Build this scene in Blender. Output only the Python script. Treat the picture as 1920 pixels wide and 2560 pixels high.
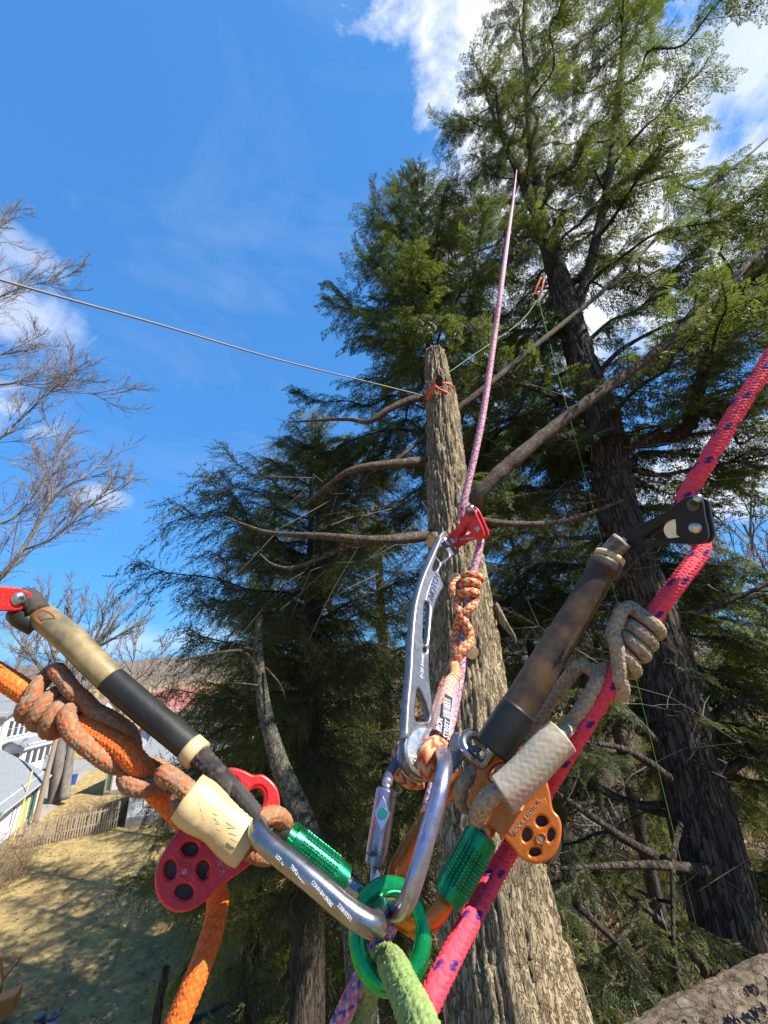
import bpy, math, random
import numpy as np
from mathutils import Matrix, Vector, Quaternion

for o in list(bpy.data.objects):
    bpy.data.objects.remove(o)
SC = bpy.context.scene
COL = SC.collection
R = math.radians

# ------------------------------------------------------------------ camera
# The camera hangs about 9 m up a tree, pitched up 20.5 degrees, rolled 3 degrees.
FPX = 960.0                    # focal length in pixels of a 1920 x 2560 picture
CAM_H = 9.0
PITCH, ROLL = R(20.5), R(3.0)
CAM = np.array([0.0, 0.0, CAM_H])
_f = np.array([0, math.cos(PITCH), math.sin(PITCH)])
_u0 = np.array([0, -math.sin(PITCH), math.cos(PITCH)])
_x0 = np.array([1.0, 0, 0])
_r = _x0 * math.cos(ROLL) - _u0 * math.sin(ROLL)
_u = _x0 * math.sin(ROLL) + _u0 * math.cos(ROLL)
cam_d = bpy.data.cameras.new('camera')
cam_o = bpy.data.objects.new('camera', cam_d)
COL.objects.link(cam_o)
cam_d.sensor_fit = 'VERTICAL'
cam_d.sensor_height = 36.0
cam_d.lens = 36.0 * FPX / 2560.0
cam_d.clip_start = 0.01
cam_d.clip_end = 5000
cam_o.matrix_world = Matrix(((_r[0], _u[0], -_f[0], 0), (_r[1], _u[1], -_f[1], 0), (_r[2], _u[2], -_f[2], CAM_H), (0, 0, 0, 1)))
SC.camera = cam_o

# ------------------------------------------------------------------ sun, sky, exposure
SUN_AZ, SUN_EL = R(110), R(48)      # azimuth measured from straight ahead to the right
SUN_DIR = np.array([math.cos(SUN_EL) * math.sin(SUN_AZ), math.cos(SUN_EL) * math.cos(SUN_AZ), math.sin(SUN_EL)])
sun_d = bpy.data.lights.new('sun', 'SUN')
sun_d.energy = 5.0
sun_d.angle = R(0.55)
sun_d.color = (1.0, 0.95, 0.87)
sun_o = bpy.data.objects.new('sun', sun_d)
COL.objects.link(sun_o)
sun_o.rotation_euler = Vector(-SUN_DIR).to_track_quat('-Z', 'Y').to_euler()
SC.view_settings.view_transform = 'Standard'
SC.view_settings.look = 'None'
SC.view_settings.gamma = 1.0
SC.view_settings.exposure = 1.3
SC.view_settings.use_curve_mapping = False
SC.cycles.max_bounces = 6
SC.cycles.diffuse_bounces = 3
SC.cycles.transparent_max_bounces = 4
SC.cycles.use_denoising = True


def ray(px, py):
    return _r * ((px - 960.0) / FPX) + _u * ((1280.0 - py) / FPX) + _f


def P(px, py, z):                  # pixel direction at depth z along the lens axis
    return CAM + ray(px, py) * z


def PY(px, py, y):                 # pixel direction at level distance y ahead
    d = ray(px, py)
    return CAM + d * (y / d[1])


def G(px, py, z=0.0):              # pixel direction on the ground
    d = ray(px, py)
    return CAM + d * ((z - CAM_H) / d[2])


def topx(p):
    q = np.asarray(p) - CAM
    z = q @ _f
    return np.stack([960 + FPX * (q @ _r) / z, 1280 - FPX * (q @ _u) / z], -1)


def PL(lst):
    return np.array([P(*a) for a in lst])


class NT:                          # small node-tree helper
    def __init__(s, tree):
        s.t = tree
        tree.nodes.clear()

    def n(s, kind, **kw):
        nd = s.t.nodes.new(kind)
        for k, v in kw.items():
            if k == 'ins':
                for kk, vv in v.items():
                    if isinstance(vv, bpy.types.NodeSocket):
                        s.t.links.new(vv, nd.inputs[kk])
                    else:
                        nd.inputs[kk].default_value = vv
            else:
                setattr(nd, k, v)
        return nd

    def math(s, op, a, b=0.0, c=0.0, clamp=False):
        nd = s.n('ShaderNodeMath', operation=op, use_clamp=clamp, ins={0: a, 1: b, 2: c})
        return nd.outputs[0]

    def vmath(s, op, a, b=(0, 0, 0), out=0):
        nd = s.n('ShaderNodeVectorMath', operation=op, ins={0: a, 1: b})
        return nd.outputs[out]

    def ramp(s, fac, stops):
        nd = s.n('ShaderNodeValToRGB', ins={0: fac})
        e = nd.color_ramp.elements
        while len(e) < len(stops):
            e.new(0.5)
        for i, (p, c) in enumerate(stops):
            e[i].position = p
            e[i].color = (*c, 1) if len(c) == 3 else c
        return nd.outputs[0]

    def mix(s, fac, a, b, blend='MIX'):
        nd = s.n('ShaderNodeMix', data_type='RGBA', blend_type=blend)
        for k, v in ((0, fac), (6, a), (7, b)):
            if isinstance(v, bpy.types.NodeSocket):
                s.t.links.new(v, nd.inputs[k])
            else:
                nd.inputs[k].default_value = v if k == 0 else ((*v, 1) if len(v) == 3 else v)
        return nd.outputs[2]

    def noise(s, vec, scale, detail=3, rough=0.5, dist=0.0):
        nd = s.n('ShaderNodeTexNoise', ins={'Scale': scale, 'Detail': detail, 'Roughness': rough, 'Distortion': dist})
        if vec is not None:
            s.t.links.new(vec, nd.inputs['Vector'])
        return nd.outputs[0]


world = bpy.data.worlds.new('World')
SC.world = world
world.use_nodes = True
W = NT(world.node_tree)
sky = W.n('ShaderNodeTexSky', sky_type='NISHITA', sun_disc=False, sun_elevation=SUN_EL, altitude=200.0,
          air_density=1.0, dust_density=0.35, ozone_density=2.2)
sky.sun_rotation = SUN_AZ
wdir = W.n('ShaderNodeTexCoord').outputs['Generated']
skyg = W.n('ShaderNodeGamma', ins={0: sky.outputs[0], 1: 0.38}).outputs[0]      # an even, saturated spring sky
skyc = W.mix(1.0, skyg, (0.36, 1.10, 2.20), 'MULTIPLY')
nz1 = W.noise(wdir, 5.0, 8, 0.62, 0.6)
nz2 = W.noise(wdir, 17.0, 6, 0.6)
fbm = W.math('ADD', W.math('MULTIPLY', nz1, 0.75), W.math('MULTIPLY', nz2, 0.25))


def cloud(px, py, rx, ry, gain, soft, rag):
    """one cumulus bank: an ellipse of sky directions with a ragged edge"""
    c = ray(px, py)
    c = c / np.linalg.norm(c)
    e = np.cross(c, [0, 0, 1.0])
    e /= np.linalg.norm(e)
    w = np.cross(e, c)
    cc = W.n('ShaderNodeVectorMath', operation='DOT_PRODUCT', ins={0: wdir, 1: tuple(c)}).outputs['Value']
    ee = W.n('ShaderNodeVectorMath', operation='DOT_PRODUCT', ins={0: wdir, 1: tuple(e / rx)}).outputs['Value']
    ww = W.n('ShaderNodeVectorMath', operation='DOT_PRODUCT', ins={0: wdir, 1: tuple(w / ry)}).outputs['Value']
    d2 = W.math('SQRT', W.math('ADD', W.math('MULTIPLY', ee, ee), W.math('MULTIPLY', ww, ww)))
    m = W.math('SUBTRACT', W.math('SUBTRACT', 1.0, d2), W.math('MULTIPLY', W.math('SUBTRACT', 0.5, fbm), rag))
    m = W.math('MULTIPLY', m, soft, clamp=True)
    m = W.math('MULTIPLY', m, W.math('GREATER_THAN', cc, 0.1))
    return W.math('MULTIPLY', m, gain, clamp=True)


tot = None
for cl in ((1460, 330, 0.25, 0.42, 0.97, 2.2, 2.6), (1420, 760, 0.30, 0.22, 0.92, 1.8, 2.6), (1120, 600, 0.12, 0.16, 0.75, 1.6, 3.0),
           (20, 770, 0.15, 0.08, 0.5, 1.5, 3.6), (40, 620, 0.08, 0.04, 0.35, 1.5, 3.4), (245, 1240, 0.05, 0.022, 0.5, 1.3, 3.4),
           (1850, 130, 0.12, 0.12, 0.7, 1.8, 3.2), (1880, 1160, 0.20, 0.10, 0.85, 1.8, 3.0), (400, 1600, 0.4, 0.04, 0.35, 1.2, 2.5),
           (-900, 700, 0.3, 0.15, 0.8, 1.8, 3.2), (2600, 300, 0.3, 0.2, 0.8, 1.8, 3.2)):
    m = cloud(*cl)
    tot = m if tot is None else W.math('MAXIMUM', tot, m)
wisp = W.ramp(W.noise(W.vmath('MULTIPLY', wdir, (1.0, 1.0, 2.2)), 2.6, 7, .62, .8), ((.50, (0, 0, 0)), (.80, (1, 1, 1))))
tot = W.math('MAXIMUM', tot, W.math('MULTIPLY', wisp, .11))
cshade = W.mix(nz2, (3.2, 3.5, 4.0), (5.4, 5.4, 5.5))
wc = W.mix(tot, skyc, cshade)
bgw = W.n('ShaderNodeBackground', ins={0: wc, 1: 0.106})
wo = W.n('ShaderNodeOutputWorld')
world.node_tree.links.new(bgw.outputs[0], wo.inputs[0])

# ------------------------------------------------------------------ helpers
rng = np.random.default_rng(7)


def hash3(i, j, k, seed):
    h = (i.astype(np.int64) * 374761393 + j.astype(np.int64) * 668265263 + k.astype(np.int64) * 2147483647 + seed * 1274126177) & 0xffffffff
    h = ((h ^ (h >> 13)) * 1274126177) & 0xffffffff
    return ((h ^ (h >> 16)) & 0xffff) / 65535.0


def vnoise(p, seed=0):
    p = np.asarray(p, float)
    i = np.floor(p).astype(np.int64)
    f = p - i
    f = f * f * (3 - 2 * f)
    x, y, z = i[..., 0], i[..., 1], i[..., 2]
    fx, fy, fz = f[..., 0], f[..., 1], f[..., 2]
    out = 0
    for a in (0, 1):
        for b in (0, 1):
            for c in (0, 1):
                w = (fx if a else 1 - fx) * (fy if b else 1 - fy) * (fz if c else 1 - fz)
                out = out + w * hash3(x + a, y + b, z + c, seed)
    return out


def fbm3(p, octv=4, seed=0):
    s, a, t = 0, 0.5, 0
    p = np.asarray(p, float)
    for o in range(octv):
        s = s + a * vnoise(p * 2 ** o, seed + o * 17)
        t += a
        a *= 0.5
    return s / t


def mk(name, V, F, mat=None, parent=None, smooth=True, col=None, mats=None, midx=None):
    """one mesh object; F is an (n,3) or (n,4) array, or a list of mixed faces"""
    me = bpy.data.meshes.new(name)
    V = np.ascontiguousarray(V, dtype=np.float32)
    if isinstance(F, np.ndarray):
        n, k = F.shape
        me.vertices.add(len(V))
        me.vertices.foreach_set('co', V.ravel())
        me.loops.add(n * k)
        me.loops.foreach_set('vertex_index', np.ascontiguousarray(F, dtype=np.int32).ravel())
        me.polygons.add(n)
        me.polygons.foreach_set('loop_start', np.arange(0, n * k, k, dtype=np.int32))
        me.update(calc_edges=True)
    else:
        me.from_pydata(V.tolist(), [], F)
        n = len(F)
    me.polygons.foreach_set('use_smooth', np.full(len(me.polygons), smooth))
    if col is not None:
        at = me.color_attributes.new('Col', 'FLOAT_COLOR', 'POINT')
        c4 = np.ones((len(V), 4), np.float32)
        c4[:, :col.shape[1]] = col
        at.data.foreach_set('color', c4.ravel())
    for m in (mats or ([mat] if mat else [])):
        me.materials.append(m)
    if midx is not None:
        me.polygons.foreach_set('material_index', np.asarray(midx, np.int32))
    o = bpy.data.objects.new(name, me)
    COL.objects.link(o)
    if parent is not None:
        setp(o, parent)
    return o


def wmat(o):
    """world matrix without waiting for the depsgraph"""
    m = o.matrix_basis.copy()
    if o.parent:
        m = wmat(o.parent) @ o.matrix_parent_inverse @ m
    return m


def setp(o, parent):
    o.parent = parent
    o.matrix_parent_inverse = wmat(parent).inverted()


def tag(o, label, cat, group=None, kind=None):
    o['label'] = label
    if cat:
        o['category'] = cat
    if group:
        o['group'] = group
    if kind:
        o['kind'] = kind
    return o


def thing(name, loc, label, cat, group=None):
    o = bpy.data.objects.new(name, None)
    o.empty_display_size = 0.1
    COL.objects.link(o)
    o.location = Vector(loc)
    return tag(o, label, cat, group)


def struct(o):
    o['kind'] = 'structure'
    return o


def smooth_path(pts, ds=None, n=None):
    """Catmull-Rom through the points, resampled evenly"""
    p = np.asarray(pts, float)
    if len(p) > 2:
        q = np.vstack([2 * p[0] - p[1], p, 2 * p[-1] - p[-2]])
        t = np.linspace(0, 1, 17)[:-1][:, None]
        segs = []
        for i in range(len(p) - 1):
            a, b, c, d = q[i:i + 4]
            segs.append(0.5 * (2 * b + (c - a) * t + (2 * a - 5 * b + 4 * c - d) * t ** 2 + (3 * b - a - 3 * c + d) * t ** 3))
        p = np.vstack(segs + [p[-1:]])
    s = np.concatenate([[0], np.cumsum(np.linalg.norm(np.diff(p, axis=0), axis=1))])
    if n is None:
        n = max(2, int(s[-1] / ds) + 1)
    ss = np.linspace(0, s[-1], n)
    return np.stack([np.interp(ss, s, p[:, k]) for k in range(3)], 1)


def frames(p, closed=False, up=None):
    T = np.gradient(p, axis=0)
    if closed:
        T = np.roll(p, -1, 0) - np.roll(p, 1, 0)
    T /= np.linalg.norm(T, axis=1)[:, None] + 1e-12
    if up is not None:
        N = up - (T @ up)[:, None] * T
        N /= np.linalg.norm(N, axis=1)[:, None]
    else:
        N = np.zeros_like(p)
        a = np.array([0, 0, 1.0]) if abs(T[0][2]) < 0.9 else np.array([1.0, 0, 0])
        v = a - (a @ T[0]) * T[0]
        for i in range(len(p)):
            v = v - (v @ T[i]) * T[i]
            v = v / (np.linalg.norm(v) + 1e-12)
            N[i] = v
    return T, N, np.cross(T, N)


def ring_faces(n, m, closed=False):
    """quads for n rings of m vertices"""
    i = np.arange(n if closed else n - 1)[:, None]
    j = np.arange(m)[None]
    a = i * m + j
    b = i * m + (j + 1) % m
    i2 = (i + 1) % n
    return np.stack([a, b, i2 * m + (j + 1) % m, i2 * m + j], -1).reshape(-1, 4)


def tube_geo(p, r, m=10, closed=False, cap=True, flat=None, up=None):
    """V, F of a tube along p; r scalar or per point; flat=(a,b) scales the two axes"""
    p = np.asarray(p, float)
    r = np.broadcast_to(np.asarray(r, float), (len(p),))
    T, N, B = frames(p, closed, up)
    th = np.linspace(0, 2 * np.pi, m, endpoint=False)
    ca, sa = np.cos(th), np.sin(th)
    if flat:
        ca, sa = ca * flat[0], sa * flat[1]
    V = p[:, None] + r[:, None, None] * (ca[None, :, None] * N[:, None] + sa[None, :, None] * B[:, None])
    V = V.reshape(-1, 3)
    F = ring_faces(len(p), m, closed)
    if cap and not closed:
        V = np.vstack([V, p[:1], p[-1:]])
        k = len(V) - 2
        j = np.arange(m)
        e = (len(p) - 1) * m
        F = np.vstack([F, np.stack([np.full(m, k), (j + 1) % m, j, np.full(m, k)], 1)[:, [0, 1, 2, 2]],
                       np.stack([np.full(m, k + 1), e + j, e + (j + 1) % m, e + (j + 1) % m], 1)])
    return V, F


class Geo:
    """collects quads/tris of several primitives into one mesh"""
    def __init__(s):
        s.V, s.F, s.n, s.M = [], [], 0, []

    def add(s, V, F, m=0):
        V = np.asarray(V, float)
        for f in (F.tolist() if isinstance(F, np.ndarray) else F):
            g = []
            for a in f:
                if a + s.n not in g:
                    g.append(a + s.n)
            if len(g) > 2:
                s.F.append(g)
                s.M.append(m)
        s.V.append(V)
        s.n += len(V)
        return s

    def tube(s, p, r, m=10, m_i=0, **k):
        return s.add(*tube_geo(p, r, m, **k), m_i)

    def box(s, c, x, y, z, m=0):
        """box from centre and three half-axis vectors"""
        c, x, y, z = (np.asarray(a, float) for a in (c, x, y, z))
        V = [c + i * x + j * y + k * z for i in (-1, 1) for j in (-1, 1) for k in (-1, 1)]
        F = [[0, 1, 3, 2], [4, 6, 7, 5], [0, 4, 5, 1], [2, 3, 7, 6], [0, 2, 6, 4], [1, 5, 7, 3]]
        if np.dot(np.cross(x, y), z) < 0:
            F = [f[::-1] for f in F]
        return s.add(V, F, m)

    def build(s, name, mat=None, parent=None, smooth=True, mats=None):
        o = mk(name, np.vstack(s.V), s.F, mat, parent, smooth, mats=mats, midx=s.M if mats else None)
        return o


def bevel(o, w, seg=2):
    b = o.modifiers.new('bevel', 'BEVEL')
    b.width = w
    b.segments = seg
    b.limit_method = 'ANGLE'
    return o


def autosmooth(o, ang=40):
    m = o.data
    m.polygons.foreach_set('use_smooth', np.ones(len(m.polygons), bool))
    try:
        m.set_sharp_from_angle(angle=R(ang))
    except Exception:
        pass
    return o


# ------------------------------------------------------------------ materials
ALB = 0.78                      # base colours are kept on the dark side for this bright exposure


def dim(c, k=ALB):
    return tuple(a * k for a in c)


def pmat(name, color=(0.5, 0.5, 0.5), rough=0.5, metal=0.0, var=0.0, scale=30.0, bump=0.0, bscale=80.0, spec=0.5, rvar=0.0,
         color2=None, stretch=None, coat=0.0, wear=None, attr=False, coords='Object', bdist=0.002):
    """Principled material; var mixes towards color2 by noise, bump adds fine relief"""
    color = dim(color)
    color2 = dim(color2) if color2 is not None else None
    m = bpy.data.materials.new(name)
    m.use_nodes = True
    t = NT(m.node_tree)
    vec = t.n('ShaderNodeTexCoord').outputs[coords]
    if stretch:
        vec = t.vmath('MULTIPLY', vec, stretch)
    bs = t.n('ShaderNodeBsdfPrincipled', ins={'Roughness': rough, 'Metallic': metal, 'Specular IOR Level': spec})
    base = None
    if attr:
        base = t.n('ShaderNodeAttribute', attribute_name='Col').outputs['Color']
    nz = t.noise(vec, scale, 5, 0.6)
    if color2 is not None:
        a = base if base is not None else color
        k = t.ramp(nz, ((0.35, (0, 0, 0)), (0.65, (1, 1, 1))))
        base = t.mix(t.math('MULTIPLY', k, var), a, color2)
    if wear is not None:
        pt = t.n('ShaderNodeNewGeometry').outputs['Pointiness']
        k = t.math('MULTIPLY', t.math('SUBTRACT', pt, 0.53), 9.0, clamp=True)
        k = t.math('MULTIPLY', k, t.math('ADD', nz, 0.15), clamp=True)
        base = t.mix(k, base if base is not None else color, wear)
    if metal > .3:                   # fine scratches and grime in the finish
        v3 = t.vmath('MULTIPLY', vec, (1.0, 0.12, 0.5))
        sc1 = t.ramp(t.noise(v3, 900, 3, .6), ((.60, (0, 0, 0)), (.70, (1, 1, 1))))
        base = t.mix(t.math('MULTIPLY', sc1, t.math('MULTIPLY', nz, .55)), base if base is not None else color, (.52, .50, .48))
        gr = t.ramp(t.noise(vec, 130, 5, .7), ((.52, (0, 0, 0)), (.66, (1, 1, 1))))
        base = t.mix(t.math('MULTIPLY', gr, .45), base, tuple(a * .35 for a in color))
    if base is None:
        bs.inputs['Base Color'].default_value = (*color, 1)
    else:
        m.node_tree.links.new(base, bs.inputs['Base Color'])
    if rvar:
        rr = t.math('ADD', t.math('MULTIPLY', t.noise(vec, scale * 2.3, 4), rvar), rough - rvar * 0.5, clamp=True)
        m.node_tree.links.new(rr, bs.inputs['Roughness'])
    if bump:
        b = t.n('ShaderNodeBump', ins={'Strength': bump, 'Distance': bdist, 'Height': t.noise(vec, bscale, 4, 0.6)})
        m.node_tree.links.new(b.outputs[0], bs.inputs['Normal'])
    if coat:
        bs.inputs['Coat Weight'].default_value = coat
    o = t.n('ShaderNodeOutputMaterial')
    m.node_tree.links.new(bs.outputs[0], o.inputs[0])
    return m


M = {}
M['rope'] = pmat('braided_rope', rough=0.82, attr=True, var=0.28, color2=(0.16, 0.12, 0.09), scale=55, bump=0.5, bscale=2500, spec=0.25, bdist=0.0006)
M['rope_clean'] = pmat('braided_rope_clean', rough=0.7, attr=True, var=0.08, color2=(0.2, 0.1, 0.1), scale=40, bump=0.4, bscale=2500, spec=0.3, bdist=0.0006)
M['red'] = pmat('red_anodised', (0.84, 0.030, 0.026), 0.34, 0.4, 0.45, 60, 0.25, 300, color2=(0.50, 0.02, 0.02), rvar=0.25, wear=(0.62, 0.36, 0.36), bdist=0.0006)
M['red2'] = pmat('red_wrench', (0.80, 0.030, 0.040), 0.36, 0.4, 0.3, 70, 0.2, 400, color2=(0.36, 0.02, 0.04), rvar=0.2, wear=(0.7, 0.4, 0.4), bdist=0.0005)
M['orange'] = pmat('orange_anodised', (0.76, 0.19, 0.014), 0.33, 0.5, 0.4, 50, 0.25, 300, color2=(0.50, 0.09, 0.01), rvar=0.25, wear=(0.8, 0.55, 0.35), bdist=0.0006)
M['green'] = pmat('green_anodised', (0.010, 0.44, 0.105), 0.13, 0.65, 0.35, 60, 0.12, 350, color2=(0.01, 0.17, 0.04), rvar=0.2, wear=(0.5, 0.6, 0.45), bdist=0.0005)
M['green2'] = pmat('green_sleeve', (0.012, 0.30, 0.115), 0.26, 0.85, 0.3, 90, 0.1, 350, color2=(0.01, 0.20, 0.07), rvar=0.2, wear=(0.45, 0.6, 0.5), bdist=0.0004)
M['silver'] = pmat('silver_aluminium', (0.20, 0.205, 0.22), 0.42, 0.75, 0.5, 45, 0.2, 220, color2=(0.15, 0.16, 0.18), rvar=0.25, wear=(0.8, 0.8, 0.82), bdist=0.0005)
M['lilac'] = pmat('lilac_aluminium', (0.47, 0.44, 0.56), 0.30, 0.88, 0.5, 55, 0.2, 260, color2=(0.30, 0.28, 0.36), rvar=0.25, wear=(0.75, 0.74, 0.78), bdist=0.0005)
M['steel'] = pmat('grey_steel', (0.36, 0.36, 0.37), 0.27, 0.92, 0.6, 40, 0.25, 200, color2=(0.20, 0.20, 0.21), rvar=0.25, wear=(0.7, 0.7, 0.7), bdist=0.0006)
M['bolt'] = pmat('bolt_steel', (0.62, 0.61, 0.60), 0.25, 0.95, 0.4, 120, 0.1, 400, color2=(0.35, 0.34, 0.33), rvar=0.2, bdist=0.0004)
M['black'] = pmat('black_anodised', (0.006, 0.006, 0.007), 0.45, 0.0, 0.4, 70, 0.3, 500, color2=(0.022, 0.021, 0.02), spec=.3, rvar=0.2, wear=(0.2, 0.2, 0.2), bdist=0.0004)
M['blackrope'] = M['rope']
M['hose_dark'] = pmat('dark_hose', (0.020, 0.017, 0.015), 0.5, 0, 0.95, 48, 0.35, 120, color2=(0.12, 0.068, 0.028), spec=.3, rvar=0.3, bdist=0.0008)
M['hose_black'] = pmat('black_shrink_tube', (0.012, 0.013, 0.0125), 0.48, 0, 0.5, 34, 0.35, 160, color2=(0.04, 0.038, 0.028), rvar=0.2, bdist=0.0006, spec=.28)
M['hose_tan'] = pmat('tan_tape', (0.33, 0.24, 0.10), 0.42, 0, 0.9, 60, 0.3, 90, color2=(0.10, 0.09, 0.05), rvar=0.25, coat=0.25, bdist=0.0008)
M['cream'] = pmat('cream_sleeve', (0.68, 0.50, 0.24), 0.42, 0, 0.6, 45, 0.5, 110, color2=(0.42, 0.29, 0.13), rvar=0.2, coat=0.2, bdist=0.0009)
M['mark'] = pmat('faded_ink', (0.16, 0.13, 0.10), 0.6)
M['shrink'] = pmat('white_pink_sleeve', (0.66, 0.60, 0.52), 0.35, 0, 0.5, 28, 0.4, 160, color2=(0.56, 0.32, 0.26), rvar=0.2, coat=0.3, bdist=0.0008)
M['sleeve'] = pmat('clear_coated_sleeve', rough=0.34, attr=True, var=0.2, color2=(0.5, 0.3, 0.25), scale=40, coat=.35, spec=.5)
M['label_black'] = pmat('label_black', (0.03, 0.03, 0.035), 0.35, coat=0.4)
M['label_white'] = pmat('label_white', (0.75, 0.74, 0.72), 0.45)
M['dot'] = pmat('green_dot', (0.01, 0.13, 0.09), 0.3, coat=0.5)
M['tape_orange'] = pmat('orange_print', (0.55, 0.16, 0.06), 0.5)


def clear_mat():
    """thin clear heat-shrink over the cord"""
    m = bpy.data.materials.new('clear_shrink')
    m.use_nodes = True
    t = NT(m.node_tree)
    tr = t.n('ShaderNodeBsdfTransparent', ins={0: (1.0, 0.93, 0.93, 1)})
    gl = t.n('ShaderNodeBsdfPrincipled', ins={'Base Color': (0.85, 0.66, 0.64, 1), 'Roughness': 0.28})
    mx = t.n('ShaderNodeMixShader', ins={0: 0.24, 1: tr.outputs[0], 2: gl.outputs[0]})
    o = t.n('ShaderNodeOutputMaterial')
    m.node_tree.links.new(mx.outputs[0], o.inputs[0])
    return m


M['clear'] = clear_mat()

# ------------------------------------------------------------------ rope and hardware builders
def braid_geo(p, r, n=8, m=None, amp=0.16, cf=None, lay=1.0, fuzz=0.02, ds=None, seed=0):
    """a braided rope along p: strands are real relief, colours go per strand"""
    cell = 2 * np.pi * r / n
    m = n * 4
    ds = ds or cell * lay / 3.6
    p = smooth_path(p, ds)
    T, N, B = frames(p)
    s = np.concatenate([[0], np.cumsum(np.linalg.norm(np.diff(p, axis=0), axis=1))])
    th = np.linspace(0, 2 * np.pi, m, endpoint=False)
    S, TH = np.meshgrid(s, th, indexing='ij')
    a = n * TH / (2 * np.pi) + S / (cell * lay)
    b = n * TH / (2 * np.pi) - S / (cell * lay)
    ia, ib = np.floor(a), np.floor(b)
    k = (ia + ib) % 4
    top = k < 2
    u = np.where(top, a - ia, b - ib)
    w = np.where(top, (k + b - ib) / 2, (k - 2 + a - ia) / 2)
    h = np.sin(np.pi * u) ** 0.6 * (0.35 + 0.65 * np.abs(np.sin(np.pi * w)) ** 0.7)
    rg = np.random.default_rng(seed)
    rad = r * (1 - amp + amp * h * 1.25 + fuzz * rg.standard_normal(h.shape))
    V = p[:, None] + rad[..., None] * (np.cos(TH)[..., None] * N[:, None] + np.sin(TH)[..., None] * B[:, None])
    V = V.reshape(-1, 3)
    F = ring_faces(len(p), m)
    idd = np.where(top, ia % n, ib % n).astype(int)
    cell_id = (ia * 31 + ib * 17).astype(np.int64)
    rnd = hash3(ia.astype(np.int64), ib.astype(np.int64), np.zeros_like(cell_id), seed)
    C = cf(top, idd, S, rnd, TH, n).reshape(-1, 3)
    V = np.vstack([V, p[:1], p[-1:]])
    C = np.vstack([C, C[:1], C[-1:]])
    e = (len(p) - 1) * m
    j = np.arange(m)
    q = len(V) - 2
    F = np.vstack([F, np.stack([np.full(m, q), (j + 1) % m, j, j], 1), np.stack([np.full(m, q + 1), e + j, e + (j + 1) % m, e + (j + 1) % m], 1)])
    return V, F, C


def rope(name, p, r, cf, n=8, mat='rope', parent=None, **k):
    V, F, C = braid_geo(p, r, n, cf=cf, **k)
    F = F.tolist()
    # drop the doubled index of cap triangles
    for i in range(len(F) - 1, -1, -1):
        if F[i][2] == F[i][3]:
            F[i] = F[i][:3]
        else:
            break
    o = mk(name, V, F, M[mat], parent, True, C)
    return o


def shade(c, rnd, lo=0.85, hi=1.12):
    return c * (ALB * (lo + (hi - lo) * rnd))[..., None]


def cf_plain(c, c2=None, frac=0.0):
    c = np.array(c)
    c2 = np.array(c2 if c2 is not None else c)

    def f(top, idd, S, rnd, TH, n):
        base = np.where((rnd < frac)[..., None], c2, c)
        return shade(base, (rnd * 7.3) % 1)
    return f


def cf_orange(top, idd, S, rnd, TH, n):
    base = np.where((idd % 2 == 0)[..., None], (0.82, 0.135, 0.016), (0.90, 0.19, 0.020))
    fleck = (np.sin(S * 160.0) > 0.55) & (idd % 8 == 3)
    base = np.where(fleck[..., None], (0.30, 0.32, 0.06), base)
    return shade(base, rnd, 0.9, 1.1)


def cf_cord_orange(top, idd, S, rnd, TH, n):
    base = np.where((idd % 2 == 0)[..., None], (0.44, 0.135, 0.052), (0.49, 0.165, 0.066))
    base = np.where((rnd < 0.38)[..., None], (0.31, 0.225, 0.125), base)
    return shade(base, (rnd * 5.1) % 1, 0.8, 1.15)


def cf_pink(top, idd, S, rnd, TH, n):
    base = np.where((idd % 2 == 0)[..., None], (0.93, 0.050, 0.085), (0.96, 0.070, 0.105))
    tr = (~top) & ((idd == 1) | (idd == 2))
    base = np.where(tr[..., None], (0.045, 0.015, 0.15), base)
    return shade(base, rnd, 0.9, 1.08)


def cf_blue(top, idd, S, rnd, TH, n):
    base = np.where((idd % 3 == 0)[..., None], (0.68, 0.16, 0.23), (0.72, 0.26, 0.32))
    t1 = (top & (idd % 5 == 1)) | (~top & (idd % 7 == 3))
    base = np.where(t1[..., None], (0.05, 0.09, 0.36), base)
    base = np.where(((rnd < 0.20) & ~t1)[..., None], (0.62, 0.58, 0.52), base)
    base = np.where(((rnd > 0.97))[..., None], (0.12, 0.36, 0.22), base)
    return shade(base, (rnd * 3.7) % 1, 0.85, 1.12)


def cf_zig(top, idd, S, rnd, TH, n):
    base = np.where((idd % 2 == 0)[..., None], (0.74, 0.075, 0.03), (0.72, 0.50, 0.24))
    return shade(base, rnd, 0.88, 1.1)


def cf_tan(top, idd, S, rnd, TH, n):
    base = np.where((idd % 2 == 0)[..., None], (0.52, 0.40, 0.25), (0.42, 0.30, 0.18))
    base = np.where((rnd < 0.06)[..., None], (0.17, 0.19, 0.24), base)
    return shade(base, (rnd * 5.7) % 1, 0.82, 1.12)


def cf_lime(top, idd, S, rnd, TH, n):
    base = np.where((idd % 2 == 0)[..., None], (0.26, 0.37, 0.10), (0.30, 0.41, 0.13))
    return shade(base, rnd, 0.85, 1.12)


def fframe(p, px=None):
    """tangent, to-camera and sideways vectors along a path"""
    T = np.gradient(p, axis=0)
    T /= np.linalg.norm(T, axis=1)[:, None]
    Fv = CAM - p
    Fv = Fv - np.sum(Fv * T, 1)[:, None] * T
    Fv /= np.linalg.norm(Fv, axis=1)[:, None]
    return T, Fv, np.cross(Fv, T)


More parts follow.
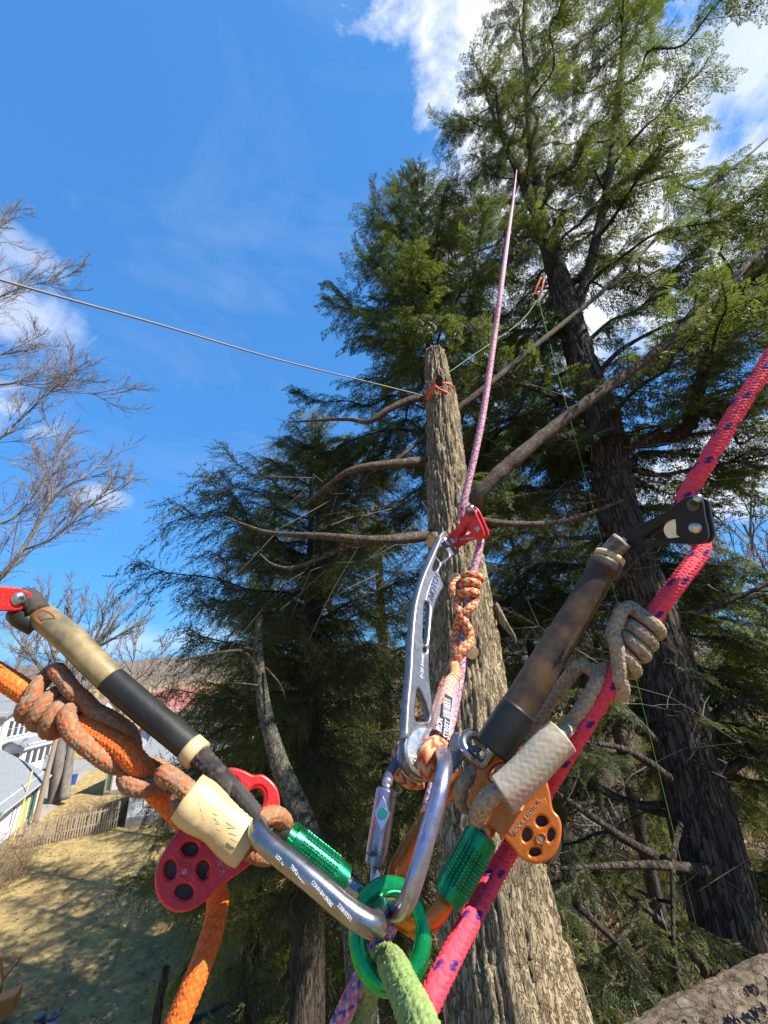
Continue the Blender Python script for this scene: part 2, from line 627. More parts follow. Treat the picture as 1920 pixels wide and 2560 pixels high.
def wind(host, rh, rc, keys, step=9.0):
    """cord centre line winding round a host rope.
    keys: (px, py, angle, layer) - angle 0 faces the camera, 90 lies to the side; layer 1 touches the host"""
    hp = smooth_path(host, 0.002)
    T, Fv, Sv = fframe(hp)
    hx = topx(hp)
    idx = [float(np.argmin(np.sum((hx - np.array(k[:2])) ** 2, 1))) for k in keys]
    out = []
    for i in range(len(keys) - 1):
        a0, a1 = keys[i][2], keys[i + 1][2]
        n = max(2, int(max(abs(a1 - a0) / step, abs(idx[i + 1] - idx[i]) / 5.0)))
        for t in np.linspace(0, 1, n, endpoint=(i == len(keys) - 2)):
            s = idx[i] + (idx[i + 1] - idx[i]) * t
            j = int(s)
            j2 = min(j + 1, len(hp) - 1)
            f = s - j
            an = R(a0 + (a1 - a0) * t)
            ly = keys[i][3] + (keys[i + 1][3] - keys[i][3]) * t
            off = rh * .58 + rc * (2 * ly - 1) * 0.92
            c = hp[j] * (1 - f) + hp[j2] * f
            out.append(c + off * (math.cos(an) * Fv[j] + math.sin(an) * Sv[j]))
    return np.array(out)


class Plane:
    """a flat working plane; pixel outlines are dropped on it along their rays"""
    def __init__(s, px, py, z, tilt_x=0.0, tilt_y=0.0, face=True):
        s.o = P(px, py, z)
        n = CAM - s.o if face else -_f
        n = n / np.linalg.norm(n)
        e1 = _r - (_r @ n) * n
        e1 /= np.linalg.norm(e1)
        e2 = np.cross(n, e1)
        q = Quaternion(Vector(e1), R(tilt_x)) @ Quaternion(Vector(e2), R(tilt_y))
        s.n = np.array(q @ Vector(n))
        s.e1 = np.array(q @ Vector(e1))
        s.e2 = np.array(q @ Vector(e2))

    @classmethod
    def pts(cls, a, b, c):
        s = cls.__new__(cls)
        A, B, C = P(*a), P(*b), P(*c)
        n = np.cross(B - A, C - A)
        n /= np.linalg.norm(n)
        if n @ (CAM - A) < 0:
            n = -n
        s.o, s.n = A, n
        e1 = _r - (_r @ n) * n
        s.e1 = e1 / np.linalg.norm(e1)
        s.e2 = np.cross(n, s.e1)
        return s

    def to3(s, px, py, lift=0.0):
        d = ray(px, py)
        t = ((s.o + s.n * lift - CAM) @ s.n) / (d @ s.n)
        return CAM + d * t

    def to2(s, px, py):
        q = s.to3(px, py) - s.o
        return np.array([q @ s.e1, q @ s.e2])

    def mat(s, lift=0.0):
        o = s.o + s.n * lift
        return Matrix(((s.e1[0], s.e2[0], s.n[0], o[0]), (s.e1[1], s.e2[1], s.n[1], o[1]), (s.e1[2], s.e2[2], s.n[2], o[2]), (0, 0, 0, 1)))


def closed_smooth(pts, k=6):
    p = np.asarray(pts, float)
    n = len(p)
    t = np.linspace(0, 1, k, endpoint=False)[:, None]
    out = []
    for i in range(n):
        a, b, c, d = p[i - 1], p[i], p[(i + 1) % n], p[(i + 2) % n]
        out.append(0.5 * (2 * b + (c - a) * t + (2 * a - 5 * b + 4 * c - d) * t ** 2 + (3 * b - a - 3 * c + d) * t ** 3))
    return np.vstack(out)


def ell(cx, cy, rx, ry=None, rot=0.0, n=12):
    ry = ry or rx
    t = np.linspace(0, 2 * np.pi, n, endpoint=False)
    c, s = math.cos(R(rot)), math.sin(R(rot))
    return [(cx + rx * np.cos(a) * c - ry * np.sin(a) * s, cy + rx * np.cos(a) * s + ry * np.sin(a) * c) for a in t]


def plate(name, outline, holes, pl, thick, mat, parent=None, lift=0.0, bev=0.0012, sm=True):
    """flat plate with holes and rounded edges, outline in pixels on plane pl"""
    cu = bpy.data.curves.new(name, 'CURVE')
    cu.dimensions = '2D'
    cu.fill_mode = 'BOTH'
    cu.extrude = max(thick / 2 - bev, 0.0001)
    cu.bevel_depth = bev
    cu.bevel_resolution = 2
    cu.offset = -bev
    for ol in [outline] + list(holes):
        q = np.array([pl.to2(*a) for a in ol])
        if sm:
            q = closed_smooth(q)
        sp = cu.splines.new('POLY')
        sp.points.add(len(q) - 1)
        sp.points.foreach_set('co', np.column_stack([q, np.zeros(len(q)), np.ones(len(q))]).ravel())
        sp.use_cyclic_u = True
    tmp = bpy.data.objects.new(name + '_tmp', cu)
    COL.objects.link(tmp)
    dg = bpy.context.evaluated_depsgraph_get()
    me = bpy.data.meshes.new_from_object(tmp.evaluated_get(dg))
    bpy.data.objects.remove(tmp)
    me.name = name
    me.transform(pl.mat(lift))
    me.materials.clear()
    me.materials.append(M[mat])
    o = bpy.data.objects.new(name, me)
    COL.objects.link(o)
    if parent is not None:
        setp(o, parent)
    autosmooth(o, 50)
    return o


def text3(name, body, pl, px, py, size_px, ang, mat, parent, lift, ext=0.0002, sx=1.0):
    """lettering standing on plane pl, baseline centre at the pixel, ang in degrees on the plane"""
    cu = bpy.data.curves.new(name, 'FONT')
    cu.body = body
    cu.align_x = 'CENTER'
    cu.align_y = 'CENTER'
    sc = np.linalg.norm(pl.to3(px + size_px, py) - pl.to3(px, py))
    cu.size = sc
    cu.extrude = ext
    tmp = bpy.data.objects.new(name + '_tmp', cu)
    COL.objects.link(tmp)
    dg = bpy.context.evaluated_depsgraph_get()
    me = bpy.data.meshes.new_from_object(tmp.evaluated_get(dg))
    bpy.data.objects.remove(tmp)
    me.name = name
    c = pl.to2(px, py)
    me.transform(pl.mat(lift) @ Matrix.Translation((c[0], c[1], 0)) @ Matrix.Rotation(R(ang), 4, 'Z') @ Matrix.Diagonal((sx, 1, 1, 1)))
    me.materials.clear()
    me.materials.append(M[mat])
    o = bpy.data.objects.new(name, me)
    COL.objects.link(o)
    if parent is not None:
        setp(o, parent)
    return o


def lathe(name, c, ax, prof, mat, parent=None, m=32, smooth=True):
    """turned part: prof is a list of (distance along axis, radius)"""
    c, ax = np.asarray(c, float), np.asarray(ax, float)
    ax = ax / np.linalg.norm(ax)
    a = np.cross(ax, [0.3, 0.2, 0.9])
    a /= np.linalg.norm(a)
    b = np.cross(ax, a)
    th = np.linspace(0, 2 * np.pi, m, endpoint=False)
    V = []
    for d, r in prof:
        V.append(c + d * ax + r * (np.cos(th)[:, None] * a + np.sin(th)[:, None] * b))
    o = mk(name, np.vstack(V), ring_faces(len(prof), m), M[mat], parent, smooth)
    return autosmooth(o, 35)


def bolt(name, pl, px, py, r_px, parent, lift, mat='bolt', dome=0.5, socket=True):
    c = pl.to3(px, py)
    rr = np.linalg.norm(pl.to3(px + r_px, py) - c)
    h = rr * dome
    prof = [(-0.001, rr), (h * 0.25, rr), (h * 0.6, rr * 0.86), (h * 0.9, rr * 0.6), (h, rr * 0.42)]
    prof += [(h, rr * 0.36), (h * 0.2, rr * 0.33), (h * 0.2, 0.0)] if socket else [(h * 1.03, 0.0)]
    return lathe(name, c + pl.n * lift, pl.n, prof, mat, parent, 24)


def bar(name, pts, r, mat, parent=None, m=20, ds=0.002, flat=None, rr=None, up=None):
    p = smooth_path(pts, ds)
    rad = r if rr is None else np.interp(np.linspace(0, 1, len(p)), np.linspace(0, 1, len(rr)), rr)
    V, F = tube_geo(p, rad, m, flat=flat, up=up)
    g = Geo().add(V, F)
    return g.build(name, M[mat], parent, True)


def knurl_sleeve(name, a, b, r, mat, parent, n=26, grid=True):
    """locking sleeve of a carabiner: a turned barrel with cut grooves and a stepped collar"""
    a, b = np.asarray(a, float), np.asarray(b, float)
    L = np.linalg.norm(b - a)
    ax = (b - a) / L
    u = np.cross(ax, _f)
    u /= np.linalg.norm(u)
    v = np.cross(ax, u)
    ns, m = 150, 120
    s = np.linspace(0, 1, ns)
    th = np.linspace(0, 2 * np.pi, m, endpoint=False)
    S, TH = np.meshgrid(s, th, indexing='ij')
    rad = np.full(S.shape, r)
    zone = (S > 0.22) & (S < 0.80)
    if grid:
        g1 = (np.mod(TH * n / (2 * np.pi), 1) < 0.24)
        g2 = (np.mod(S * 20, 1) < 0.24)
        rad = np.where(zone & (g1 | g2), r * 0.94, rad)
    rad = np.where((S > 0.86), r * 0.93, rad)
    rad = np.where((S < 0.02) | (S > 0.985), rad * 0.93, rad)
    notch = (S < 0.10) & (np.mod(TH, 2 * np.pi / 2) < 0.9)
    rad = np.where(notch, r * 0.72, rad)
    C = a + (S * L)[..., None] * ax
    V = C + rad[..., None] * (np.cos(TH)[..., None] * u + np.sin(TH)[..., None] * v)
    V = np.vstack([V.reshape(-1, 3), a[None], b[None]])
    F = ring_faces(ns, m).tolist()
    q = len(V) - 2
    F += [[q, (j + 1) % m, j] for j in range(m)] + [[q + 1, (ns - 1) * m + j, (ns - 1) * m + (j + 1) % m] for j in range(m)]
    o = mk(name, V, F, M[mat], parent, True)
    return autosmooth(o, 25)


# ================================================================== THE RIGGING IN FRONT OF THE CLIMBER
# ---- ropes -------------------------------------------------------
R_OR, R_PK, R_BL, R_LM = 0.0079, 0.0065, 0.0058, 0.0078
orange_path = PL([(-700, 1330, .36), (-400, 1480, .33), (-160, 1600, .31), (-60, 1655, .305), (0, 1690, .30), (70, 1735, .295), (150, 1790, .292), (235, 1830, .288), (300, 1868, .284), (345, 1912, .282),
                  (385, 1970, .284), (440, 2025, .289), (492, 2085, .296), (512, 2140, .300), (522, 2180, .300), (542, 2230, .298), (540, 2290, .290), (515, 2380, .275), (475, 2480, .262), (425, 2600, .25), (395, 2700, .24), (350, 2900, .22)])
orange_rope = tag(rope('climbing_rope', orange_path, R_OR, cf_orange, 16, amp=0.11, mat='rope_clean', seed=1),
                  'orange braided climbing rope running through the red pulley', 'rope')
pink_path = PL([(2500, -150, .44), (2250, 310, .385), (2040, 690, .345), (1920, 905, .325), (1850, 1015, .318), (1770, 1150, .312), (1712, 1248, .312), (1715, 1300, .318), (1745, 1340, .320), (1752, 1378, .314),
                (1700, 1450, .302), (1640, 1530, .298), (1590, 1605, .295), (1540, 1685, .292), (1485, 1775, .288), (1420, 1880, .286), (1360, 1980, .292), (1300, 2080, .290), (1230, 2200, .272), (1150, 2350, .240), (1070, 2510, .212), (1000, 2660, .195), (900, 2900, .17)])
pink_rope = tag(rope('climbing_rope', pink_path, R_PK, cf_pink, 10, mat='rope_clean', amp=0.16, lay=0.8, seed=2),
                'hot pink braided rope with purple tracers running through the black rope wrench', 'rope')
blue_path = PL([(1292, 425, 5.6), (1290, 440, 4.4), (1283, 500, 1.9), (1262, 650, 1.0), (1235, 850, .80), (1205, 1050, .68), (1165, 1230, .61), (1152, 1280, .60), (1162, 1305, .603), (1188, 1328, .603), (1201, 1350, .595),
                (1192, 1395, .58), (1180, 1440, .565), (1172, 1480, .55), (1165, 1530, .54), (1158, 1580, .53), (1155, 1630, .51), (1150, 1690, .49), (1135, 1770, .46), (1115, 1850, .42),
                (1085, 1960, .385), (1050, 2090, .345), (1000, 2260, .300), (940, 2377, .275), (884, 2483, .258), (840, 2580, .25), (800, 2680, .245)])
blue_rope = tag(rope('climbing_rope', blue_path[2:], R_BL, cf_blue, 14, mat='rope_clean', m=70, amp=.13, seed=3),
                'thin pink and blue flecked climbing rope rising beside the spar to the hemlock fork', 'rope')
_up = smooth_path(blue_path[:4], 0.05)
_k = int(np.argmin(np.linalg.norm(_up - blue_path[2], axis=1)))
bar('standing_line', np.vstack([_up[:_k], blue_path[2]]), R_BL, 'rope_clean', blue_rope, 8, 0.05)
_c = bpy.data.objects['standing_line'].data
_ca = _c.color_attributes.new('Col', 'FLOAT_COLOR', 'POINT')
_ca.data.foreach_set('color', np.tile([0.62, 0.22, 0.30, 1.0], len(_c.vertices)).astype(np.float32))
lime_path = PL([(1085, 2660, .148), (1049, 2560, .166), (1012, 2480, .190), (988, 2425, .212), (966, 2402, .236), (945, 2412, .257), (930, 2450, .262), (910, 2508, .262), (889, 2560, .258), (860, 2640, .25)])
tag(rope('bridge_rope', lime_path, R_LM, cf_lime, 14, amp=0.12, fuzz=0.045, seed=4), 'fuzzy lime green rope looped through the green ring', 'rope')

# ---- anodised ring ----------------------------------------------
rp = Plane(975, 2330, .238)
ths = np.linspace(0, 2 * np.pi, 96, endpoint=False)
rc0 = .0205
rpts = rp.o + rc0 * (np.cos(ths)[:, None] * rp.e1 + np.sin(ths)[:, None] * rp.e2)
gr = Geo()
gr.tube(rpts, 0.0054, 24, closed=True)
tag(gr.build('anchor_ring', M['green']), 'shiny green anodised metal ring joining the three carabiners', 'ring')

# ---- left carabiner (grey, green sleeve) -------------------------
t = thing('carabiner', P(800, 2200, .25), 'dark grey steel carabiner with green locking sleeve clipped below the red pulley', 'carabiner')
bar('frame', PL([(862, 2204, .276), (893, 2226, .272), (918, 2238, .266), (945, 2262, .250), (953, 2292, .231), (938, 2312, .219), (905, 2300, .217), (860, 2268, .219), (780, 2200, .226),
                 (700, 2136, .234), (662, 2104, .239), (645, 2080, .246), (650, 2062, .262), (675, 2062, .276), (712, 2086, .283), (735, 2105, .283)]), 0.0061, 'steel', t, 24, rr=[.0045, .0052, .006, .0062, .0062, .0062, .0062, .0062, .006, .0052, .0048])
sl = knurl_sleeve('locking_sleeve', P(718, 2090, .282), P(862, 2204, .276), 0.0104, 'green2', t)
_cp = Plane(800, 2210, .2195)
for (x, y, tx) in ((700, 2150, 'LOT 10'), (745, 2186, 'TRIPLE LOCK'), (805, 2234, 'CONN B/H EN362'), (862, 2281, 'Z308107571')):
    text3('engraving', tx, Plane(x, y, np.interp(x, [700, 860], [.2275, .2125])), x, y, 11, -38, 'label_white', t, 0.0, 0.0001, 0.8)

# ---- silver carabiner in the middle ------------------------------
t = thing('carabiner', P(1040, 2100, .27), 'lilac silver carabiner with knurled barrel and green dot hanging below the grey tether', 'carabiner')
bar('frame', PL([(940, 2166, .287), (940, 2200, .276), (944, 2240, .262), (962, 2268, .245), (990, 2277, .232), (1015, 2256, .224), (1040, 2190, .226), (1070, 2085, .236), (1100, 1975, .252),
                 (1112, 1915, .270), (1108, 1888, .295), (1090, 1872, .340), (1040, 1880, .366), (998, 1903, .352), (976, 1933, .332), (967, 1960, .315)]), 0.0055, 'lilac', t, 24, rr=[.0040, .0045, .005, .0054, .0056, .0056, .0056, .0056, .0054, .005, .0042])
knurl_sleeve('locking_sleeve', P(967, 1972, .312), P(938, 2160, .288), 0.0084, 'lilac', t, grid=False)
_pp = Plane(956, 2030, .297, 0, 0)
plate('diamond_panel', [(958, 1990), (975, 2035), (954, 2078), (936, 2032)], [], _pp, 0.0008, 'lilac', t, 0.0005, 0.0002, False)
plate('indicator_dot', ell(957, 2033, 12, 14), [], _pp, 0.0008, 'dot', t, 0.0011, 0.0002)
plate('release_button', ell(930, 2134, 13, 8, 8), [], Plane(930, 2134, .2795), 0.001, 'label_black', t, 0.0, 0.0002)
text3('engraving', '0082 7-23', Plane(1072, 2060, .2335), 1072, 2060, 11, 75, 'mark', t, 0.0, 0.0001)

# ---- orange carabiner on the right -------------------------------
t = thing('carabiner', P(1110, 2200, .26), 'orange anodised carabiner with gridded green locking sleeve at the orange pulley', 'carabiner')
bar('frame', PL([(1122, 2240, .252), (1105, 2272, .246), (1075, 2302, .242), (1040, 2312, .242), (1005, 2296, .248), (984, 2262, .262), (988, 2190, .285), (1015, 2130, .300), (1068, 2045, .318),
                 (1128, 1968, .330), (1165, 1945, .332), (1200, 1955, .322), (1228, 1990, .302), (1232, 2030, .284), (1220, 2068, .268), (1208, 2085, .262)]), 0.0062, 'orange', t, 24, flat=(1.15, 0.85), rr=[.005, .0058, .0064, .0066, .0064, .0062, .0062, .0062, .0062, .006, .0056, .005])
knurl_sleeve('locking_sleeve', P(1208, 2082, .263), P(1121, 2242, .250), 0.0110, 'green2', t)


# ---- pulleys ------------------------------------------------------
def pulley(label, outline, holes, centre, crx, ear_holes, pl, mat, gap, sheave_r, panel, text, tang, tpos):
    t = thing('hitch_pulley', pl.o, label, 'pulley')
    hs = list(holes) + list(ear_holes)
    fp = plate('side_plate', outline, hs, pl, 0.0042, mat, t, 0.0, 0.0016)
    plate('side_plate', outline, hs, pl, 0.0042, mat, t, -gap, 0.0016)
    c = pl.to3(*centre)
    g = gap - 0.0045
    lathe('sheave', c - pl.n * gap / 2, pl.n, [(-g / 2, 0.0), (-g / 2, sheave_r), (-g / 4, sheave_r * .9), (0, sheave_r * .82), (g / 4, sheave_r * .9), (g / 2, sheave_r), (g / 2, 0.0)], 'hose_dark', t, 32)
    bolt('axle_rivet', pl, centre[0], centre[1], crx, t, 0.0021, 'hose_tan' if mat == 'orange' else mat, 0.12, False)
    plate('axle_collar', ell(centre[0], centre[1], crx * 1.45, crx * 1.75), [ell(centre[0], centre[1], crx * 1.05, crx * 1.25)], pl, 0.0012, mat, t, 0.0024, 0.0003)
    if panel:
        plate('name_panel', panel, [], pl, 0.0006, mat, t, 0.0022, 0.0002, False)
    text3('embossed_lettering', text, pl, tpos[0], tpos[1], tpos[2], tang, mat, t, 0.0026, 0.0003)
    return t


lp = Plane(545, 2110, .278, 0, 0)
pulley('red hitch pulley with four round holes holding the orange rope',
       [(476, 2043), (435, 2091), (404, 2139), (388, 2187), (392, 2236), (414, 2268), (449, 2281), (488, 2270), (527, 2241), (570, 2203), (628, 2160), (672, 2120), (690, 2065), (700, 2010), (690, 1966), (660, 1938), (633, 1937), (609, 1926), (580, 1919), (556, 1927), (543, 1950), (530, 1990)],
       [ell(475, 2123, 21, 18, -10), ell(426, 2174, 15, 24, 0), ell(508, 2175, 16, 24, 0), ell(461, 2229, 22, 19, 10)], (462, 2178), 12,
       [ell(641, 1997, 24, 33, 15), ell(583, 1962, 15, 18, 20)], lp, 'red', 0.022, 0.0150,
       [(492, 2068), (516, 2062), (580, 2160), (562, 2178)], 'ROCK EXOTICA', -58, (537, 2118, 17))
op = Plane(1290, 2010, .268, 0, 0)
pulley('orange hitch pulley with four round holes holding the pink rope',
       [(1171, 2020), (1169, 1997), (1187, 1952), (1196, 1912), (1206, 1888), (1222, 1874), (1241, 1870), (1263, 1876), (1281, 1874), (1301, 1865), (1320, 1868), (1345, 1900), (1366, 1950), (1375, 1982), (1382, 2022), (1397, 2042), (1404, 2066), (1402, 2098), (1391, 2130), (1371, 2151), (1344, 2160), (1320, 2156), (1299, 2143), (1285, 2124), (1265, 2100), (1235, 2076), (1200, 2050)],
       [ell(1354, 2053, 15, 14), ell(1317, 2087, 12, 18, 10), ell(1377, 2087, 9, 17, 10), ell(1337, 2130, 15, 11, -10)], (1352, 2096), 9,
       [ell(1249, 1930, 30, 22, -35), ell(1305, 1890, 10, 11)], op, 'orange', 0.022, 0.0128,
       [(1268, 2075), (1362, 1995), (1366, 2008), (1280, 2088)], 'ROCK EXOTICA', 41, (1318, 2040, 14))


# ---- rope wrenches ------------------------------------------------
def wrench(label, outline, hole, bolts, pin, pl, mat, gap, extra=None):
    t = thing('rope_wrench', pl.o, label, 'rope wrench')
    plate('side_plate', outline, [hole] if hole else [], pl, 0.0052, mat, t, 0.0, 0.0014)
    plate('side_plate', outline, [hole] if hole else [], pl, 0.0052, mat, t, -gap, 0.0014)
    for (x, y, r) in bolts:
        b = bolt('bolt_head', pl, x, y, r, t, 0.0026, 'bolt', 0.55)
        c = pl.to3(x, y)
        rr = np.linalg.norm(pl.to3(x + r * .55, y) - c)
        bar('bolt_shaft', [c, c - pl.n * gap], rr, 'bolt', t, 12)
    if pin:
        x, y, r, dx, dy = pin
        c = pl.to3(x, y)
        rr = np.linalg.norm(pl.to3(x + r, y) - c)
        e = pl.n * 0.02 + pl.e1 * dx + pl.e2 * dy
        bar('pull_pin', [c - pl.n * gap, c, c + e], rr, 'bolt', t, 18)
        plate('pin_collar', ell(x, y, r * 1.5, r * 1.5), [], pl, 0.001, 'label_black', t, 0.0028, 0.0003)
    return t


wc_pl = Plane(1160, 1320, .586, 0, -24)
t = wrench('small red rope wrench bolted to the top of the grey tether',
           [(1174, 1265), (1186, 1274), (1196, 1294), (1211, 1330), (1209, 1343), (1198, 1348), (1168, 1352), (1143, 1365), (1132, 1374), (1120, 1370), (1112, 1357), (1111, 1345), (1121, 1337), (1142, 1319), (1158, 1294), (1166, 1270)],
           [(1171, 1307), (1176, 1322), (1178, 1333), (1164, 1338), (1151, 1343), (1150, 1338), (1161, 1322)],
           [(1194, 1322, 7.5), (1130, 1354, 7.5)], (1178, 1281, 7.5, .007, .006), wc_pl, 'red2', 0.018)
text3('engraving', 'ISC', wc_pl, 1141, 1350, 9, 80, 'label_white', t, 0.0028, 0.0001)
text3('engraving', 'ROPE WRENCH', wc_pl, 1170, 1347, 5.5, 8, 'label_white', t, 0.0028, 0.0001)
br_pl = Plane(1650, 1310, .300, 0, -14)
t = wrench('black rope wrench with silver bolts clamped on the pink rope',
           [(1737, 1240), (1757, 1250), (1763, 1284), (1773, 1332), (1767, 1351), (1748, 1361), (1677, 1358), (1610, 1371), (1556, 1381), (1534, 1373), (1526, 1353), (1535, 1337), (1572, 1327), (1623, 1301), (1668, 1278), (1711, 1246)],
           [(1608, 1345), (1648, 1316), (1682, 1295), (1690, 1302), (1692, 1335), (1698, 1343), (1650, 1347)],
           [(1557, 1354, 13.5), (1739, 1320, 18)], (1735, 1262, 11, .006, .004), br_pl, 'black', 0.022)
text3('engraving', 'ROPE WRENCH ZK-2', br_pl, 1650, 1353, 8, 6, 'hose_dark', t, 0.0028, 0.0001)
c = br_pl.to3(1690, 1325)
lathe('friction_bollard', c - br_pl.n * .011, br_pl.n, [(-.008, 0), (-.008, .0085), (.008, .0085), (.008, 0)], 'steel', t, 24)
rl_pl = Plane(20, 1497, .30, 0, 22)
wrench('red rope wrench with silver bolt at the top of the tan and black tether',
       [(-220, 1420), (-120, 1445), (-40, 1460), (0, 1465), (45, 1470), (74, 1482), (83, 1500), (72, 1518), (39, 1528), (0, 1528), (-100, 1532), (-230, 1520)],
       None, [(44, 1497, 21), (-190, 1470, 18)], None, rl_pl, 'red', 0.02)

# ---- left tether: tan and black shrink tube over braided webbing ---
t = thing('wrench_tether', P(290, 1710, .29), 'stiff tether wrapped half in tan tape and half in black tube above the orange hitch', 'tether')
tl = [(78, 1522, .318), (127, 1557, .312), (181, 1603, .306), (235, 1658, .300), (277, 1699, .297)]
tl2 = [(277, 1699, .297), (347, 1760, .291), (422, 1823, .285), (486, 1877, .280)]
bar('tan_grip', PL(tl), 0.0102, 'hose_tan', t, 28, rr=[.0098, .0103, .0102, .0100, .0098])
bar('black_grip', PL(tl2), 0.0098, 'hose_black', t, 28, rr=[.0097, .0099, .0096, .0091])
bar('end_band', PL([(474, 1868, .281), (496, 1889, .2785)]), 0.0099, 'cream', t, 28, ds=.003)
rope('core_sling', PL([(486, 1877, .280), (530, 1925, .277), (575, 1975, .273), (620, 2030, .270), (665, 2080, .272)]), 0.0074, cf_plain((0.020, 0.018, 0.017), (0.06, 0.055, 0.05), .25), 12, parent=t, amp=.14, seed=9)
rope('core_loop', PL([(575, 1958, .281), (600, 1985, .268), (640, 2035, .263), (668, 2078, .266)]), 0.0050, cf_plain((0.05, 0.045, 0.04)), 8, parent=t, amp=.16, seed=10)
rope('top_loop', PL([(98, 1530, .31), (82, 1505, .315), (66, 1492, .322), (40, 1498, .324)]), 0.0075, cf_plain((0.045, 0.038, 0.033)), 8, parent=t, seed=11)
bar('rubber_keeper', PL([(92, 1566, .312), (60, 1548, .308), (45, 1535, .312)]), 0.0078, 'hose_black', t, 20)
plate('printed_ring', ell(112, 1545, 30, 20, 25, 20), [ell(112, 1545, 24, 14, 25, 20)], Plane(112, 1545, .3025, 18, -14), 0.0004, 'tape_orange', t, 0.0, 0.0001)

# ---- right tether: brown hose --------------------------------------
t = thing('wrench_tether', P(1380, 1640, .28), 'scuffed dark brown hose tether below the black rope wrench', 'tether')
bar('hose', PL([(1505, 1425, .312), (1479, 1470, .309), (1412, 1580, .301), (1340, 1698, .290), (1289, 1782, .283), (1240, 1862, .277)]), 0.0118, 'hose_dark', t, 32,
    rr=[.0108, .0108, .0112, .0116, .0120, .0123, .0125])
bar('end_cuff', PL([(1520, 1400, .3145), (1514, 1410, .3138), (1504, 1427, .312), (1499, 1436, .3115)]), .0125, 'hose_dark', t, 32, ds=.0012, rr=[.0112, .0126, .0126, .0112])
bar('tan_rim', PL([(1526, 1389, .3152), (1519, 1401, .3145)]), .0116, 'cream', t, 32, ds=.002)
bar('lower_wrap', PL([(1297, 1770, .284), (1258, 1832, .2795), (1232, 1874, .277)]), .0124, 'hose_black', t, 32, rr=[.0126, .0133, .0134])
for (x, y, w) in ((1432, 1585, 17), (1420, 1603, 17), (1409, 1621, 15)):
    text3('worn_lettering', ('HOLLOW CORE', 'CLIMBING TETHER', 'WLL EN 358')[int((x - 1409) / 11)], Plane(x, y, .2885 - (1432 - x) * .0001, 8, -8), x + 8, y + 4, w * .6, 58, 'hose_tan', t, 0.0012, 0.0001)
rope('core_sling', PL([(1516, 1398, .315), (1532, 1375, .314), (1550, 1356, .312), (1556, 1350, .311)]), 0.0080, cf_plain((0.30, 0.24, 0.17), (0.16, 0.12, 0.09), .4), 8, parent=t, seed=12)
bar('steel_shackle', PL([(1232, 1872, .284), (1205, 1910, .285), (1178, 1892, .284), (1158, 1866, .288), (1160, 1842, .297), (1178, 1834, .307), (1200, 1850, .311), (1222, 1880, .307)]), .0035, 'steel', t, 18)
plate('swivel_plate', [(1128, 1838), (1165, 1836), (1192, 1846), (1206, 1866), (1200, 1880), (1172, 1884), (1150, 1912), (1128, 1934), (1118, 1925)], [ell(1182, 1856, 9, 7)], Plane(1160, 1880, .315), .004, 'silver', t, 0, .001)
text3('engraving', 'NOTCH', Plane(1150, 1880, .312), 1147, 1890, 15, 78, 'label_black', t, 0.0, .0002)

# ---- grey forged tether in the middle --------------------------------
ft = Plane.pts((1108, 1350, .578), (1045, 1900, .335), (1150, 1620, .462))
t = thing('wrench_tether', ft.o, 'curved silver aluminium tether with slots holding the small red wrench', 'tether')
out = [(1108, 1330), (1095, 1340), (1074, 1381), (1048, 1446), (1032, 1500), (1025, 1544), (1019, 1616), (1015, 1688), (1008, 1761), (1003, 1845), (1005, 1890), (1018, 1922), (1045, 1941), (1084, 1946), (1090, 1925), (1088, 1870), (1084, 1820),
       (1076, 1776), (1072, 1735), (1067, 1690), (1068, 1640), (1071, 1590), (1076, 1548), (1084, 1512), (1096, 1484), (1104, 1468), (1098, 1449), (1094, 1431), (1105, 1411), (1124, 1396), (1142, 1386), (1143, 1374), (1128, 1366), (1118, 1345)]
holes = [[(1098, 1371), (1118, 1389), (1100, 1406), (1087, 1396)], [(1086, 1402), (1094, 1414), (1083, 1431), (1077, 1425)],
         [(1060, 1508), (1068, 1520), (1065, 1570), (1062, 1600), (1058, 1613), (1052, 1605), (1053, 1560), (1055, 1520)], ell(1056, 1628, 4, 6),
         [(1040, 1725), (1058, 1760), (1066, 1798), (1046, 1806), (1032, 1798), (1034, 1750)], ell(1050, 1880, 24, 34, 10)]
plate('frame', out, holes, ft, 0.0085, 'silver', t, 0.0, 0.0024)
rib = [(1104, 1345), (1084, 1390), (1060, 1446), (1044, 1500), (1037, 1544), (1031, 1616), (1027, 1688), (1020, 1761), (1015, 1845)]
bar('raised_rib', [ft.to3(x - 4, y, 0.0046) for x, y in rib], 0.0021, 'silver', t, 10, ds=.004, flat=(1.0, 1.6))
plate('name_recess', [(1082, 1436), (1090, 1444), (1095, 1466), (1080, 1486), (1064, 1506), (1058, 1500), (1068, 1466)], [], ft, 0.0008, 'lilac', t, 0.0046, 0.0003)
text3('engraving', 'NOTCH', ft, 1078, 1470, 15, 68, 'label_black', t, 0.0054, 0.0002)
text3('engraving', '0120 54440', ft, 1048, 1668, 9, 80, 'label_white', t, 0.0046, 0.0001)

ax = ft.n * 0.85 - ft.e1 * 0.45
cpl = ft.to3(1055, 1885)
lathe('sheave', cpl, ax, [(-.016, 0), (-.016, .0125), (-.013, .0195), (-.011, .0185), (-.009, .0150), (-.006, .0150), (-.004, .0190), (-.002, .0198), (.000, .0185), (.002, .0140), (.008, .0140), (.010, .0185), (.012, .0200), (.014, .0175), (.014, 0)], 'steel', t, 40)
bolt('pivot_bolt', ft, 1112, 1356, 7, t, .0046, 'bolt', .3)

